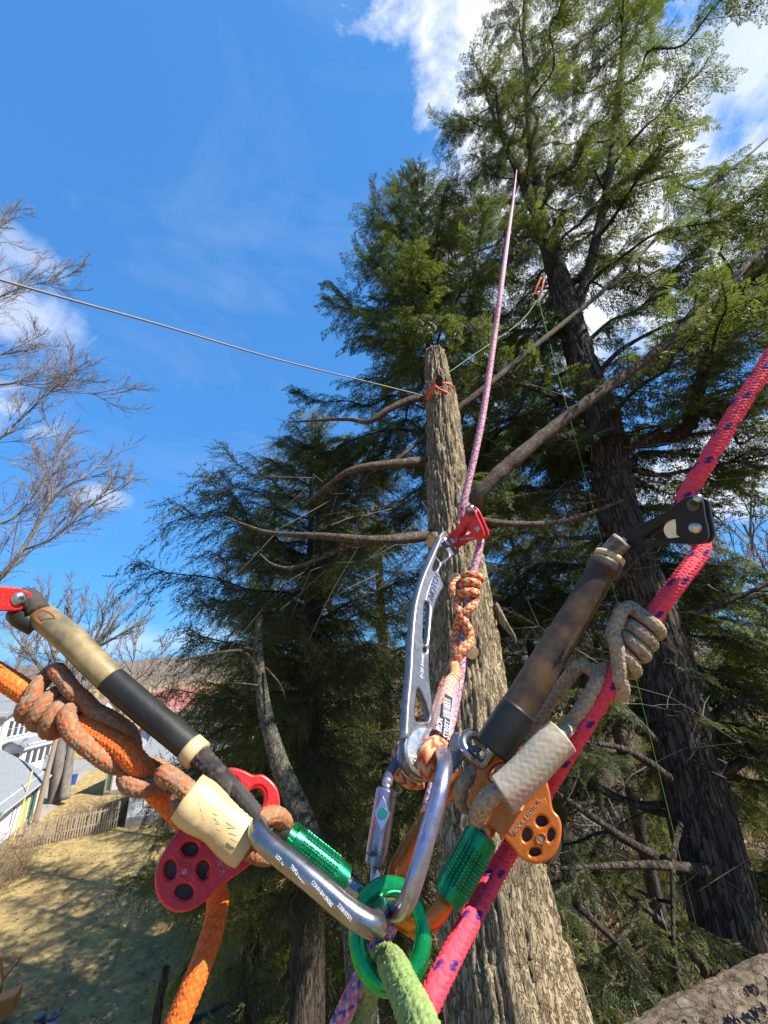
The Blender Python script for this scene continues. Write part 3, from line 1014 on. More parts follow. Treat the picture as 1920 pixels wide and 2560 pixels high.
# ---- friction hitches -------------------------------------------------
RC_O = 0.0060
hp = wind(orange_path, R_OR, RC_O, [(395, 1985, 55, 1), (352, 1925, 175, 1), (292, 1865, 275, 1), (215, 1822, 322, 1), (182, 1800, 372, 1.1), (170, 1795, 450, 1), (150, 1790, 720, 1), (120, 1770, 1080, 1), (92, 1748, 1440, 1), (80, 1738, 1500, 1.3)])
hp2 = wind(orange_path, R_OR, RC_O, [(72, 1730, 1530, 1.7), (95, 1750, 1495, 2.3), (150, 1786, 1490, 2.0), (210, 1820, 1515, 1.15), (290, 1860, 1545, 1), (332, 1892, 1620, 1), (352, 1930, 1720, 1), (372, 1962, 1800, 1), (405, 1995, 1880, 1)])
leg1 = PL([(600, 2085, .2585), (560, 2062, .257), (510, 2015, .258), (450, 1960, .2615), (410, 1935, .263)])
leg2 = PL([(450, 2010, .268), (500, 2045, .2645), (560, 2085, .262), (600, 2110, .263)])
loop = PL([(600, 2110, .263), (640, 2133, .266), (672, 2138, .276), (690, 2120, .288), (705, 2090, .292), (712, 2060, .288), (690, 2040, .274), (660, 2045, .264), (625, 2075, .2585), (600, 2085, .2585)])
t = thing('friction_hitch', P(200, 1810, .28), 'faded orange and grey hitch cord knotted round the orange rope', 'hitch cord')
rope('knot', np.vstack([leg1, hp[::1], hp2, leg2]), RC_O, cf_cord_orange, 12, parent=t, amp=.13, fuzz=.03, m=60, seed=21)
rope('eye', loop, RC_O, cf_cord_orange, 12, parent=t, amp=.13, fuzz=.03, m=60, seed=22)
V, F = tube_geo(smooth_path(PL([(470, 1996, .262), (520, 2032, .2615), (575, 2068, .261), (628, 2102, .261)]), .002), [1], 28, cap=False)
sp_ = smooth_path(PL([(468, 1990, .2590), (520, 2030, .2575), (575, 2072, .2570), (622, 2106, .2575)]), .0015)
nn = len(sp_)
V, F = tube_geo(sp_, .0118 + .0007 * np.sin(np.linspace(0, 9, nn)), 32, flat=(1.0, 1.18), up=P(545, 2050, .1) - P(545, 2050, .3))
tt = fbm3(V * 220, 3, 5)
V = V + (tt - .5)[:, None] * .0013 * (V - sp_.mean(0)) / np.linalg.norm(V - sp_.mean(0), axis=1)[:, None]
slv = Geo().add(V, F).build('sewn_sleeve', M['cream'], t, True)
_sp = Plane(540, 2048, .247, 0, 0)
for i in range(3):
    for j in range(4):
        x0, y0 = 498 + i * 34 + j * 3, 1998 + i * 24 + j * 13 + 10
        plate('print_mark', [(x0, y0), (x0 + 3 + 9 * ((i * 7 + j * 3) % 3), y0 + 2 + 5 * ((i + j) % 3)), (x0 + 2 + 9 * ((i * 7 + j * 3) % 3), y0 + 4 + 5 * ((i + j) % 3)), (x0 - 1, y0 + 3)], [], Plane(x0, y0, (.2440 if j < 3 else .2450)), .0003, 'mark', slv, 0, .00008, False)

RC_T = 0.0051
hw = wind(pink_path, R_PK, RC_T, [(1450, 1832, -58, 1), (1492, 1764, -52, 1), (1522, 1716, -62, 1), (1540, 1688, -125, 1), (1552, 1668, -215, 1), (1562, 1650, -320, 1), (1570, 1635, -450, 1), (1588, 1608, -810, 1), (1606, 1580, -1170, 1), (1624, 1554, -1485, 1)])
hw2 = wind(pink_path, R_PK, RC_T, [(1628, 1548, -1520, 1.7), (1614, 1568, -1500, 2.35), (1580, 1620, -1490, 2.2), (1556, 1660, -1455, 1.3), (1538, 1690, -1420, 1), (1522, 1716, -1330, 1), (1512, 1735, -1245, 1)])
t = thing('friction_hitch', P(1560, 1640, .28), 'tan hitch cord wrapped in fat coils round the pink rope', 'hitch cord')
l1 = PL([(1250, 1990, .2495), (1300, 1930, .252), (1370, 1860, .2585)])
l2 = PL([(1492, 1690, .302), (1450, 1665, .312), (1405, 1715, .318), (1350, 1790, .322), (1290, 1880, .322), (1240, 1950, .31)])
rope('knot', np.vstack([l1, hw, hw2, l2]), RC_T, cf_tan, 12, parent=t, amp=.13, fuzz=.025, m=60, seed=23)
rope('eye', PL([(1282, 1955, .2525), (1235, 1985, .2505), (1205, 2015, .254), (1192, 2045, .262), (1200, 2055, .276), (1230, 2035, .284), (1265, 2030, .278), (1290, 2005, .263)]), RC_T * 1.1, cf_tan, 12, parent=t, amp=.13, fuzz=.025, m=60, seed=24)
rope('eye', PL([(1215, 1905, .302), (1190, 1930, .296), (1160, 1955, .290), (1150, 1990, .288), (1165, 2015, .290), (1195, 2000, .296), (1225, 1960, .304)]), RC_T * 1.05, cf_tan, 12, parent=t, amp=.13, fuzz=.025, m=60, seed=25)
def cf_sleeve(top, idd, S, rnd, TH, n):
    base = np.where((idd % 2 == 0)[..., None], (0.52, 0.43, 0.29), (0.46, 0.38, 0.255))
    pk = (np.sin(TH - 1.2 + .5 * np.sin(S * 90)) > -.05)
    base = np.where(pk[..., None], (0.52, 0.28, 0.21), base)
    base = np.where((rnd < .025)[..., None], (0.42, 0.42, 0.40), base)
    return shade(base, rnd, .92, 1.06)


rope('sewn_sleeve', PL([(1404, 1840, .2570), (1370, 1872, .2545), (1310, 1938, .2510), (1258, 1985, .2490)]), .0112, cf_sleeve, 16, parent=t, amp=.03, fuzz=.004, seed=33, mat='sleeve')

RC_Z = 0.0066
hz = wind(blue_path, R_BL, RC_Z, [(1152, 1668, -70, 1.0), (1156, 1640, -20, 1), (1158, 1610, 70, 1), (1160, 1580, 45, 1.1), (1163, 1545, -30, 1.15), (1168, 1510, -85, 1.5), (1172, 1478, -95, 2.2), (1177, 1452, -120, 2.0), (1180, 1440, -220, 1.3), (1179, 1447, -360, 1), (1176, 1462, -720, 1), (1172, 1484, -1080, 1), (1169, 1502, -1350, 1), (1166, 1525, -1420, 1), (1160, 1560, -1500, 1), (1157, 1600, -1540, 1), (1153, 1640, -1570, 1.1), (1150, 1690, -1540, 1.3)])
t = thing('friction_hitch', P(1160, 1560, .53), 'red and cream zigzag hitch cord knotted round the thin blue flecked rope', 'hitch cord')
z1 = PL([(1090, 1880, .333), (1100, 1820, .352), (1112, 1760, .385), (1122, 1710, .42), (1138, 1690, .45)])
z2 = PL([(1110, 1720, .455), (1090, 1770, .435), (1068, 1800, .415), (1045, 1832, .395), (1008, 1868, .382), (992, 1900, .372), (1000, 1932, .366), (1025, 1952, .362), (1060, 1952, .36)])
rope('knot', np.vstack([z1, hz, z2]), RC_Z, cf_zig, 10, parent=t, amp=.15, fuzz=.02, m=50, seed=26)
rope('eye', PL([(1118, 1850, .338), (1100, 1860, .322), (1078, 1868, .312), (1066, 1890, .306), (1066, 1918, .306), (1082, 1930, .312), (1100, 1915, .325), (1112, 1880, .335)]), RC_Z * 1.08, cf_zig, 10, parent=t, amp=.15, fuzz=.02, m=50, seed=27)
sp_ = smooth_path(PL([(1128, 1706, .418), (1118, 1740, .395), (1105, 1790, .364), (1096, 1852, .330)]), .0015)
nn = len(sp_)
V, F = tube_geo(sp_, np.interp(np.linspace(0, 1, nn), [0, .15, .3, 1], [.0075, .0078, .0102, .0104]), 28, cap=False, flat=(1.0, 1.1), up=P(1110, 1780, .1) - P(1110, 1780, .3))
slv = Geo().add(V, F).build('sewn_sleeve', M['clear'], t, True)
lpz = Plane.pts((1120, 1742, .3745), (1108, 1840, .3195), (1150, 1748, .3800))
lab = plate('black_label', [(1112, 1734), (1131, 1745), (1121, 1848), (1098, 1833)], [], lpz, .0005, 'label_black', slv, 0, .0001, False)
text3('lettering', 'IRON\nSTREET', lpz, 1108, 1818, 15, 76, 'label_white', slv, .0005, .0001)
for i in range(5):
    text3('lettering', 'USE INSPECT RETIRE SEE TAG', lpz, 1110 + i * 3.6, 1768 + i * 1.5, 4.2, 79, 'label_white', slv, .0005, .0001)

# ================================================================== VEGETATION MATERIALS
def bark_mat(name, c1, c2, c3, sc=14, stretch=(1, 1, 0.28), lichen=None, bump=0.7, cell=None, crack=.09, dist=.012, cdark=1.0, cmix=.55):
    """bark: noise-coloured ridges, optional cell cracks between scales"""
    m = bpy.data.materials.new(name)
    m.use_nodes = True
    t = NT(m.node_tree)
    v0 = t.n('ShaderNodeTexCoord').outputs['Object']
    v = t.vmath('MULTIPLY', v0, stretch)
    n1 = t.noise(v, sc, 6, 0.65, 0.4)
    n2 = t.noise(v, sc * 5, 6, 0.7)
    c1, c2, c3 = dim(c1), dim(c2), dim(c3)
    col = t.ramp(n1, ((0.32, c1), (0.5, c2), (0.68, c3)))
    col = t.mix(t.math('MULTIPLY', n2, 0.6), col, c1)
    patch = t.ramp(t.noise(v0, 3.1, 4, .6), ((.38, (0, 0, 0)), (.62, (1, 1, 1))))
    col = t.mix(t.math('MULTIPLY', patch, .42), col, tuple(.5 * (a + b) * .6 for a, b in zip(c1, c2)))
    hgt = t.math('ADD', t.math('MULTIPLY', n1, .5), t.math('MULTIPLY', n2, 0.5))
    if cell:
        wv = t.n('ShaderNodeTexNoise', ins={'Scale': sc * 1.4, 'Detail': 4, 'Vector': v})
        w2 = t.vmath('ADD', v, t.vmath('MULTIPLY', wv.outputs['Color'], (.07, .07, .07)))
        vo = t.n('ShaderNodeTexVoronoi', feature='DISTANCE_TO_EDGE', ins={'Scale': cell, 'Vector': w2, 'Randomness': 1.0})
        e = t.math('DIVIDE', vo.outputs[0], crack, clamp=True)
        vc = t.n('ShaderNodeTexVoronoi', feature='F1', ins={'Scale': cell, 'Vector': w2})
        sp = t.n('ShaderNodeSeparateColor', ins={0: vc.outputs['Color']})
        col = t.mix(t.math('MULTIPLY', sp.outputs[0], cmix), col, c3)
        col = t.mix(t.math('MULTIPLY', t.math('SUBTRACT', 1.0, e), cdark), col, tuple(a * .55 for a in c1))
        hgt = t.math('ADD', hgt, t.math('MULTIPLY', e, 1.3))
        hgt = t.math('ADD', hgt, t.math('MULTIPLY', sp.outputs[1], .6))
    if lichen:
        k = t.ramp(t.noise(v0, 7.0, 5, 0.7), ((0.56, (0, 0, 0)), (0.66, (1, 1, 1))))
        col = t.mix(t.math('MULTIPLY', k, 0.55), col, lichen)
    bs = t.n('ShaderNodeBsdfPrincipled', ins={'Roughness': 0.9, 'Specular IOR Level': 0.2, 'Base Color': col})
    b = t.n('ShaderNodeBump', ins={'Strength': bump, 'Distance': dist, 'Height': hgt})
    m.node_tree.links.new(b.outputs[0], bs.inputs['Normal'])
    o = t.n('ShaderNodeOutputMaterial')
    m.node_tree.links.new(bs.outputs[0], o.inputs[0])
    return m


def leaf_mat(name, dark, light, trans=0.3):
    """needles: the per-spray attribute picks the hue, some light passes through"""
    m = bpy.data.materials.new(name)
    m.use_nodes = True
    t = NT(m.node_tree)
    a = t.n('ShaderNodeAttribute', attribute_name='Col').outputs['Color']
    sep = t.n('ShaderNodeSeparateColor', ins={0: a})
    oi = t.n('ShaderNodeObjectInfo').outputs['Random']
    dark, light = dim(dark), dim(light)
    fac = t.math('ADD', sep.outputs[0], t.math('MULTIPLY', t.math('SUBTRACT', oi, .5), .5), clamp=True)
    col = t.mix(fac, dark, light)
    bs = t.n('ShaderNodeBsdfPrincipled', ins={'Roughness': 0.55, 'Specular IOR Level': 0.35, 'Base Color': col})
    tr = t.n('ShaderNodeBsdfTranslucent', ins={0: t.mix(0.35, col, (0.22, 0.30, 0.03))})
    mx = t.n('ShaderNodeMixShader', ins={0: trans, 1: bs.outputs[0], 2: tr.outputs[0]})
    o = t.n('ShaderNodeOutputMaterial')
    m.node_tree.links.new(mx.outputs[0], o.inputs[0])
    return m


M['bark_spar'] = bark_mat('grey_tan_bark', (0.14, 0.098, 0.058), (0.34, 0.25, 0.145), (0.57, 0.45, 0.27), 32, (1, 1, .08), lichen=(0.33, 0.32, 0.19), cell=44, crack=.13, bump=.8, cdark=.7)
M['bark_dark'] = bark_mat('dark_hemlock_bark', (0.040, 0.030, 0.022), (0.085, 0.065, 0.048), (0.14, 0.115, 0.085), 18, (1, 1, .10), cell=26, crack=.14, bump=.9)
M['bark_limb'] = bark_mat('brown_limb_bark', (0.055, 0.038, 0.027), (0.12, 0.085, 0.058), (0.21, 0.165, 0.12), 28, (1, 1, 1), cell=38, crack=.10, dist=.006)
M['bark_near'] = bark_mat('peeling_grey_bark', (0.07, 0.048, 0.032), (0.17, 0.125, 0.085), (0.32, 0.25, 0.18), 30, (1, 1, 1), cell=23, crack=.05, bump=.9, dist=.005, lichen=(.22, .22, .15), cdark=.0, cmix=.2)
M['bark_lichen'] = bark_mat('lichen_bark', (0.06, 0.055, 0.042), (0.13, 0.115, 0.085), (0.22, 0.21, 0.16), 22, (1, 1, .4), lichen=(0.30, 0.29, 0.10), cell=45, crack=.12)
M['bark_maple'] = bark_mat('pale_maple_bark', (0.12, 0.10, 0.08), (0.22, 0.19, 0.16), (0.34, 0.31, 0.27), 4, (1, 1, .15))
M['bark_bare'] = bark_mat('grey_twig_bark', (0.14, 0.11, 0.085), (0.27, 0.22, 0.175), (0.48, 0.41, 0.35), 3, (1, 1, 1), bump=.1)
M['twig'] = pmat('dead_twig', (0.11, 0.085, 0.065), 0.9, var=.6, color2=(0.22, 0.18, 0.14), scale=2.0)
M['cut'] = pmat('sawn_wood', (0.62, 0.40, 0.22), 0.8, var=.6, color2=(0.42, 0.24, 0.12), scale=40)
M['hemlock'] = leaf_mat('hemlock_needles', (0.024, 0.033, 0.012), (0.150, 0.165, 0.034), .42)
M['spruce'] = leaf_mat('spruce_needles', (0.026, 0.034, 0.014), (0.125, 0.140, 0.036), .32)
M['spruce_lit'] = leaf_mat('sunlit_tinted_spruce_needles', (0.13, 0.14, 0.026), (0.40, 0.38, 0.065), .5)  # lit copy of spruce: sunlit yellow-green is put into the needle colour
M['brush'] = pmat('dry_brush', (0.20, 0.13, 0.07), 0.9, var=.7, color2=(0.33, 0.25, 0.15), scale=3.0)


# ================================================================== TREE BUILDERS
def trunk_geo(p, r, m, ds, depth, seed, vs=0.22, freq=26.0):
    """trunk with real furrows: ridges run along the stem, broken into plates"""
    p0 = np.asarray(p, float)
    L0 = np.concatenate([[0], np.cumsum(np.linalg.norm(np.diff(p0, axis=0), axis=1))])
    pp = smooth_path(p0, ds)
    s = np.linspace(0, L0[-1], len(pp))
    rr = np.interp(s, L0, r)
    T, N, B = frames(pp)
    th = np.linspace(0, 2 * np.pi, m, endpoint=False)
    S, TH = np.meshgrid(s, th, indexing='ij')
    RR = rr[:, None]
    q = np.stack([np.cos(TH) * RR * freq, np.sin(TH) * RR * freq, S * freq * vs], -1)
    w = fbm3(q * 0.35, 3, seed + 5) - 0.5
    q2 = q + w[..., None] * 2.4
    f = np.abs(fbm3(q2, 3, seed) - 0.5) * 2
    furrow = 1 - np.clip(f / 0.30, 0, 1)
    plates = np.abs(fbm3(np.stack([q[..., 0], q[..., 1], S * freq * 0.8], -1) * 0.8, 2, seed + 9) - .5) * 2
    crack = 1 - np.clip(plates / 0.12, 0, 1)
    lump = fbm3(q * 0.12, 3, seed + 3) - 0.5
    fine = fbm3(np.stack([q[..., 0], q[..., 1], S * freq], -1) * 2.2, 3, seed + 21) - .5
    rad = RR + depth * (-0.9 * furrow - 0.45 * crack + 0.7 * fine) + RR * 0.16 * lump
    V = pp[:, None] + rad[..., None] * (np.cos(TH)[..., None] * N[:, None] + np.sin(TH)[..., None] * B[:, None])
    V = np.vstack([V.reshape(-1, 3), pp[:1], pp[-1:]])
    F = ring_faces(len(pp), m).tolist()
    e = (len(pp) - 1) * m
    k = len(V) - 2
    F += [[k, (j + 1) % m, j] for j in range(m)] + [[k + 1, e + j, e + (j + 1) % m] for j in range(m)]
    return V, F


def limb(name, pts, r0, r1, mat, parent, m=10, ds=0.05, knob=0.10, seed=0):
    """tapered, slightly knobbly limb"""
    p = smooth_path(pts, ds)
    t = np.linspace(0, 1, len(p))
    r = r0 + (r1 - r0) * t
    V, F = tube_geo(p, r, m)
    c = np.vstack([np.repeat(p, m, 0), p[:1], p[-1:]])
    k = (fbm3(V * (6.0 / max(r0, .02) * .1) + seed, 3, seed) - .5) * 2 * knob * 2
    V = c + (V - c) * (1 + k)[:, None]
    return Geo().add(V, F).build(name, M[mat], parent, True)


def spray_proto(pairs, droop, fan, width, rg):
    """a flat twig of needles: quads, x along the twig, unit length"""
    V, F = [], []

    def quad(a, d, n, L, w):
        k = len(V)
        V.extend([a, a + d * L * .45 + n * w, a + d * L, a + d * L * .45 - n * w])
        F.append((k, k + 1, k + 2, k + 3))
    for i in range(pairs):
        t = (i + .3) / pairs
        for sgn in (-1, 1):
            tt = t + rg.uniform(-.03, .03)
            b = np.array([tt, 0, -droop * tt * tt])
            an = R(fan + rg.uniform(-14, 14))
            L = (0.46 * (1 - tt) ** .8 + .10) * rg.uniform(.8, 1.2)
            d = np.array([math.cos(an), sgn * math.sin(an), rg.uniform(-.30, .12) - droop * .5])
            d /= np.linalg.norm(d)
            n = np.array([-d[1], d[0], rg.uniform(-.4, .4)])
            n /= np.linalg.norm(n)
            quad(b, d, n, L, width * rg.uniform(.8, 1.2))
    quad(np.array([.55, 0, -droop * .3]), np.array([1, 0, -droop]) / math.hypot(1, droop), np.array([0, 1., 0]), .55, width)
    quad(np.array([0, 0, 0.]), np.array([1., 0, -droop * .4]), np.array([0, .0, 1.]), .9, width * .3)
    return np.array(V), np.array(F)


def spruce_proto(pairs, width, rg):
    """a hanging brush of spruce shoots: short narrow needle tufts all round the twig"""
    V, F = [], []
    for i in range(pairs):
        t = (i + rg.uniform(0, .8)) / pairs
        an = rg.uniform(0, 2 * np.pi)
        d = np.array([.75, math.cos(an) * .5, math.sin(an) * .5 - .15])
        d /= np.linalg.norm(d)
        n = np.cross(d, rg.standard_normal(3))
        n /= np.linalg.norm(n)
        L = .27 * (1.15 - .6 * t)
        a = np.array([t, 0, 0.])
        k = len(V)
        V.extend([a, a + d * L * .5 + n * width, a + d * L, a + d * L * .5 - n * width])
        F.append((k, k + 1, k + 2, k + 3))
    return np.array(V), np.array(F)


def scatter(proto, pos, X, Z, sc, col):
    """copies of the sprays at pos with x axis X, up Z -> V, F, C"""
    Vs, Fs, Cs, base = [], [], [], 0
    n = len(pos)
    which = rng.integers(0, len(proto), n)
    X = X / (np.linalg.norm(X, axis=1)[:, None] + 1e-9)
    Y = np.cross(Z, X)
    Y /= np.linalg.norm(Y, axis=1)[:, None] + 1e-9
    Zz = np.cross(X, Y)
    for k, (pv, pf) in enumerate(proto):
        i = np.nonzero(which == k)[0]
        if not len(i):
            continue
        A = np.stack([X[i], Y[i], Zz[i]], 1)
        v = np.einsum('va,nab->nvb', pv, A) * sc[i][:, None, None] + pos[i][:, None]
        Vs.append(v.reshape(-1, 3))
        Fs.append((pf[None] + (np.arange(len(i)) * len(pv))[:, None, None] + base).reshape(-1, 4))
        Cs.append(np.repeat(col[i], len(pv)))
        base += len(i) * len(pv)
    return np.vstack(Vs), np.vstack(Fs), np.concatenate(Cs)


GEAR_PTS = [P(300, 1800, .28), P(600, 2100, .27), P(960, 2300, .25), P(1160, 1500, .5), P(1080, 1900, .33), P(1350, 1950, .27), P(1600, 1600, .29)]
SUNLIT = []                          # (point, radius, share of boughs kept) where the crown is thinned to let sun in


def shades(pts):
    """would this bough stand between the sun and the spar or gear? if so, left out for the light"""
    pts = np.asarray(pts)
    for (a, rad, keep) in SUNLIT:
        d = pts - a
        t = d @ SUN_DIR
        dist = np.linalg.norm(d - t[:, None] * SUN_DIR, axis=1)
        if np.any((t > .05) & (dist < rad)) and rng.random() > keep:
            return True
    return False


def twig_geo(tw, r):
    """three-sided twigs for thin wood"""
    q = np.array(tw)
    if not len(q):
        return np.zeros((0, 3)), np.zeros((0, 4), int)
    n = len(q)
    d = q[:, 2] - q[:, 0]
    d /= np.linalg.norm(d, axis=1)[:, None] + 1e-9
    s1 = np.cross(d, [0.31, .2, .93])
    s1 /= np.linalg.norm(s1, axis=1)[:, None] + 1e-9
    s2 = np.cross(d, s1)
    V = np.zeros((n, 3, 3, 3))
    for st, w in enumerate((1, .7, .25)):
        for c in range(3):
            an = 2 * np.pi * c / 3
            V[:, st, c] = q[:, st] + r * w * (math.cos(an) * s1 + math.sin(an) * s2)
    F = []
    for st in (0, 1):
        for c in range(3):
            F.append((st * 3 + c, st * 3 + (c + 1) % 3, st * 3 + 3 + (c + 1) % 3, st * 3 + 3 + c))
    F = (np.array(F)[None] + (np.arange(n) * 9)[:, None, None]).reshape(-1, 4)
    return V.reshape(-1, 3), F


def bough_mesh(name, L, style, proto, mat, wood, sec_len, sec_step, spray, droop, dens=.85, bare=.08, hang=.35, r0=.022, twr=.0045):
    """one whole bough along +x: limb, side twigs and needle sprays, two material slots"""
    up = np.array([0, 0, 1.0])
    s = np.linspace(0, 1, 7)
    p = np.stack([s * L, np.zeros(7), L * (.16 * s - droop * s ** 2 + droop * .35 * s ** 3)], 1)
    p[1:] += rng.normal(0, .030 * L, (6, 3))
    p[:, 1] += .05 * L * np.sin(s * rng.uniform(2, 5) + rng.uniform(0, 6))
    p[-2:, 2] += np.array([.01, .05]) * L
    p = smooth_path(p, .05)
    n = len(p)
    T = np.gradient(p, axis=0)
    T /= np.linalg.norm(T, axis=1)[:, None]
    pos, X, Z, sc, tw = [], [], [], [], []
    st = max(1, int(sec_step / .05))
    for i in range(int(bare * n), n, st):
        t = i / n
        for sgn in (-1, 1):
            if rng.random() > dens:
                continue
            side = np.cross(T[i], up)
            side /= np.linalg.norm(side)
            ln = sec_len * (.3 + .9 * math.sin(math.pi * min(1, .15 + .8 * t)) ** .8) * rng.uniform(.5, 1.25)
            d = T[i] * rng.uniform(.5, .95) + side * sgn * rng.uniform(.55, 1.0) + up * rng.uniform(-.4, .22)
            d /= np.linalg.norm(d)
            m = max(3, int(ln / spray / .40))
            u = np.linspace(0, 1, m)
            q = p[i] + np.outer(u * ln, d) - np.outer(u ** 2 * ln * hang * rng.uniform(.4, 1.5), up)
            tw.append((q[0], q[m // 2], q[-1]))
            dq = np.gradient(q, axis=0)
            dq /= np.linalg.norm(dq, axis=1)[:, None] + 1e-9
            s2 = np.cross(dq, up)
            s2 /= np.linalg.norm(s2, axis=1)[:, None] + 1e-9
            for k in range(m):
                if style == 'hemlock':
                    for sg in (-1, 1):
                        pos.append(q[k])
                        X.append(dq[k] * .7 + s2[k] * sg * rng.uniform(.4, 1.0) + up * rng.uniform(-.5, .12))
                        Z.append(up + rng.normal(0, .4, 3))
                        sc.append(spray * rng.uniform(.55, 1.25))
                else:
                    for _ in range(2):
                        pos.append(q[k] + rng.normal(0, .02, 3))
                        X.append(dq[k] * rng.uniform(.2, 1.1) + s2[k] * rng.normal(0, .7) - up * rng.uniform(-.3, 1.1))
                        Z.append(dq[k] + rng.normal(0, .3, 3))
                        sc.append(spray * rng.uniform(.55, 1.4))
    for k in range(10):
        pos.append(p[-1 - min(k, n - 1)])
        X.append(T[-1] + rng.normal(0, .4, 3))
        Z.append(up + rng.normal(0, .3, 3))
        sc.append(spray)
    pos, X, Z, sc = np.array(pos), np.array(X), np.array(Z), np.array(sc)
    col = np.clip((fbm3(pos * 2.2 + L * 7, 3, 7) - .30) * 1.6 + rng.normal(0, .14, len(pos)), 0, 1)
    V1, F1, C1 = scatter(proto, pos, X, Z, sc, col)
    V2, F2 = tube_geo(p, np.linspace(r0, r0 * .2, n), 6)
    V3, F3 = twig_geo(tw, twr)
    V = np.vstack([V1, V2, V3])
    F2 = F2[F2[:, 2] != F2[:, 3]]
    F = np.vstack([F1, F2 + len(V1), F3 + len(V1) + len(V2)])
    C = np.zeros((len(V), 3))
    C[:len(V1)] = C1[:, None]
    mi = np.concatenate([np.zeros(len(F1)), np.ones(len(F2) + len(F3))])
    o = mk(name, V, F, None, None, False, C, mats=[M[mat], M[wood]], midx=mi)
    me = o.data
    bpy.data.objects.remove(o)
    return me


def place_bough(parent, me_list, c, az, pitch, scale, roll=0.0, free=False):
    """a linked copy of a bough mesh at c, pointing to azimuth az (from +y clockwise) and pitched up"""
    d = np.array([math.sin(az) * math.cos(pitch), math.cos(az) * math.cos(pitch), math.sin(pitch)])
    me, L = me_list[int(rng.integers(len(me_list)))]
    tip = np.array([c + d * L * scale * k for k in (.25, .5, .75, 1.0)])
    if np.min(np.linalg.norm(tip - CAM, axis=1)) < 2.5:
        return None
    if not free and shades(tip):
        return None
    o = bpy.data.objects.new('bough', me)
    COL.objects.link(o)
    x = Vector(d)
    y = Vector((0, 0, 1)).cross(x).normalized()
    z = x.cross(y)
    m = Matrix((x, y, z)).transposed().to_4x4()
    o.parent = parent
    o.matrix_basis = Matrix.Translation(Vector(c) - parent.location) @ m @ Matrix.Rotation(roll, 4, 'X') @ Matrix.Diagonal((scale, scale * rng.choice((-1, 1)) * rng.uniform(.85, 1.2), scale * rng.uniform(.9, 1.15), 1))
    return o


rgp = np.random.default_rng(3)
HEM = [spray_proto(7, .25, 52, .040, rgp) for _ in range(4)]
HEM_S = [spray_proto(5, .25, 50, .055, rgp) for _ in range(4)]
SPR = [spruce_proto(17, .023, rgp) for _ in range(4)]


HB = [(bough_mesh('hemlock_bough', L, 'hemlock', HEM, 'hemlock', 'bark_dark', .48, .10, .115, dr, dens=.72), L) for L, dr in ((1.6, .30), (1.6, .42), (1.3, .25), (1.9, .36), (1.0, .30), (2.5, .36))]
SBm = [(bough_mesh('spruce_bough', L, 'spruce', SPR, 'spruce', 'bark_dark', .55, .11, .17, dr, hang=.7), L) for L, dr in ((2.6, .30), (2.2, .40), (3.0, .36), (1.6, .22))]
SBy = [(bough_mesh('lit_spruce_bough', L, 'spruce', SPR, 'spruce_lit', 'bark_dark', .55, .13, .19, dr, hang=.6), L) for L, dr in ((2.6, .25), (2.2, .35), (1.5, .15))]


def cone(parent, curve, h0, h1, n, Lf, meshes, pitch=(0.0, .5), az=None, free=False):
    """whorls of boughs up a conifer stem"""
    for i in range(n):
        t = (i + rng.uniform(0, .9)) / n
        h = h0 + (h1 - h0) * t
        a = i * 2.399963 + rng.normal(0, .25) if az is None else rng.uniform(*az)
        L = Lf(t) * rng.uniform(.75, 1.22)
        ok = [q for q in range(len(meshes)) if .5 < L / meshes[q][1] < 1.45] or [int(np.argmin([abs(math.log(L / q[1])) for q in meshes]))]
        k = ok[int(rng.integers(len(ok)))]
        sc = L / meshes[k][1]
        place_bough(parent, [meshes[k]], curve(h), a, pitch[0] + (pitch[1] - pitch[0]) * t + rng.normal(0, .10), sc, rng.normal(0, .15), free)


# ================================================================== THE TREES
# ---- the spar the climber is on: a topped conifer, limbs cut back -------
spar_pts = [PY(1290, 2560, 2.22), PY(1250, 2350, 2.3), PY(1222, 2150, 2.36), PY(1190, 1900, 2.46), PY(1168, 1700, 2.56), PY(1152, 1525, 2.64), PY(1128, 1300, 2.8), PY(1112, 1150, 2.92), PY(1105, 1020, 3.03), PY(1095, 950, 3.1), PY(1087, 880, 3.16)]
wid = [375, 318, 272, 226, 196, 166, 122, 100, 84, 66, 48]
srad = [w * (q - CAM) @ _f / FPX / 2 for w, q in zip(wid, spar_pts)]
_dn = spar_pts[0] - spar_pts[2]
_dn = _dn / np.linalg.norm(_dn)
low = [spar_pts[0] + _dn * k for k in (4.2, 2.2, 1.0)]
spar_foot = np.array([low[0][0] + .35, low[0][1] - .2, -.05])
SUNLIT += [(a, .45, .0) for a in GEAR_PTS]
for k, a in enumerate(spar_pts):
    SUNLIT.append((a, .42 if k < 6 else .3, .10 if k < 6 else .45))
sp3 = thing('spar_tree', (spar_foot[0], spar_foot[1], 0), 'topped conifer trunk with furrowed tan bark and sawn branch stubs', 'tree')
tp = [spar_foot] + low + spar_pts
tr = [srad[0] * 1.45, srad[0] * 1.32, srad[0] * 1.2, srad[0] * 1.1] + srad
V, F = trunk_geo(np.array(tp), tr, 200, .023, .024, 11, freq=36, vs=.085)
mk('trunk', V, F, M['bark_spar'], sp3, True)


def stub(px, py, y, r, dx, dy, parent=sp3):
    """sawn branch stub: bark collar and pale cut face"""
    a = PY(px, py, y)
    d = _r * dx + _u * dy - _f * .6
    d = d / np.linalg.norm(d)
    b = limb('branch_stub', [a - d * .10, a - d * .05, a], r * 1.35, r * 1.02, 'bark_spar', parent, 14, .02, .12, int(px))
    lathe('cut_face', a - d * .004, d, [(0, r * .98), (.006, r * .94), (.007, 0)], 'cut', b, 20)


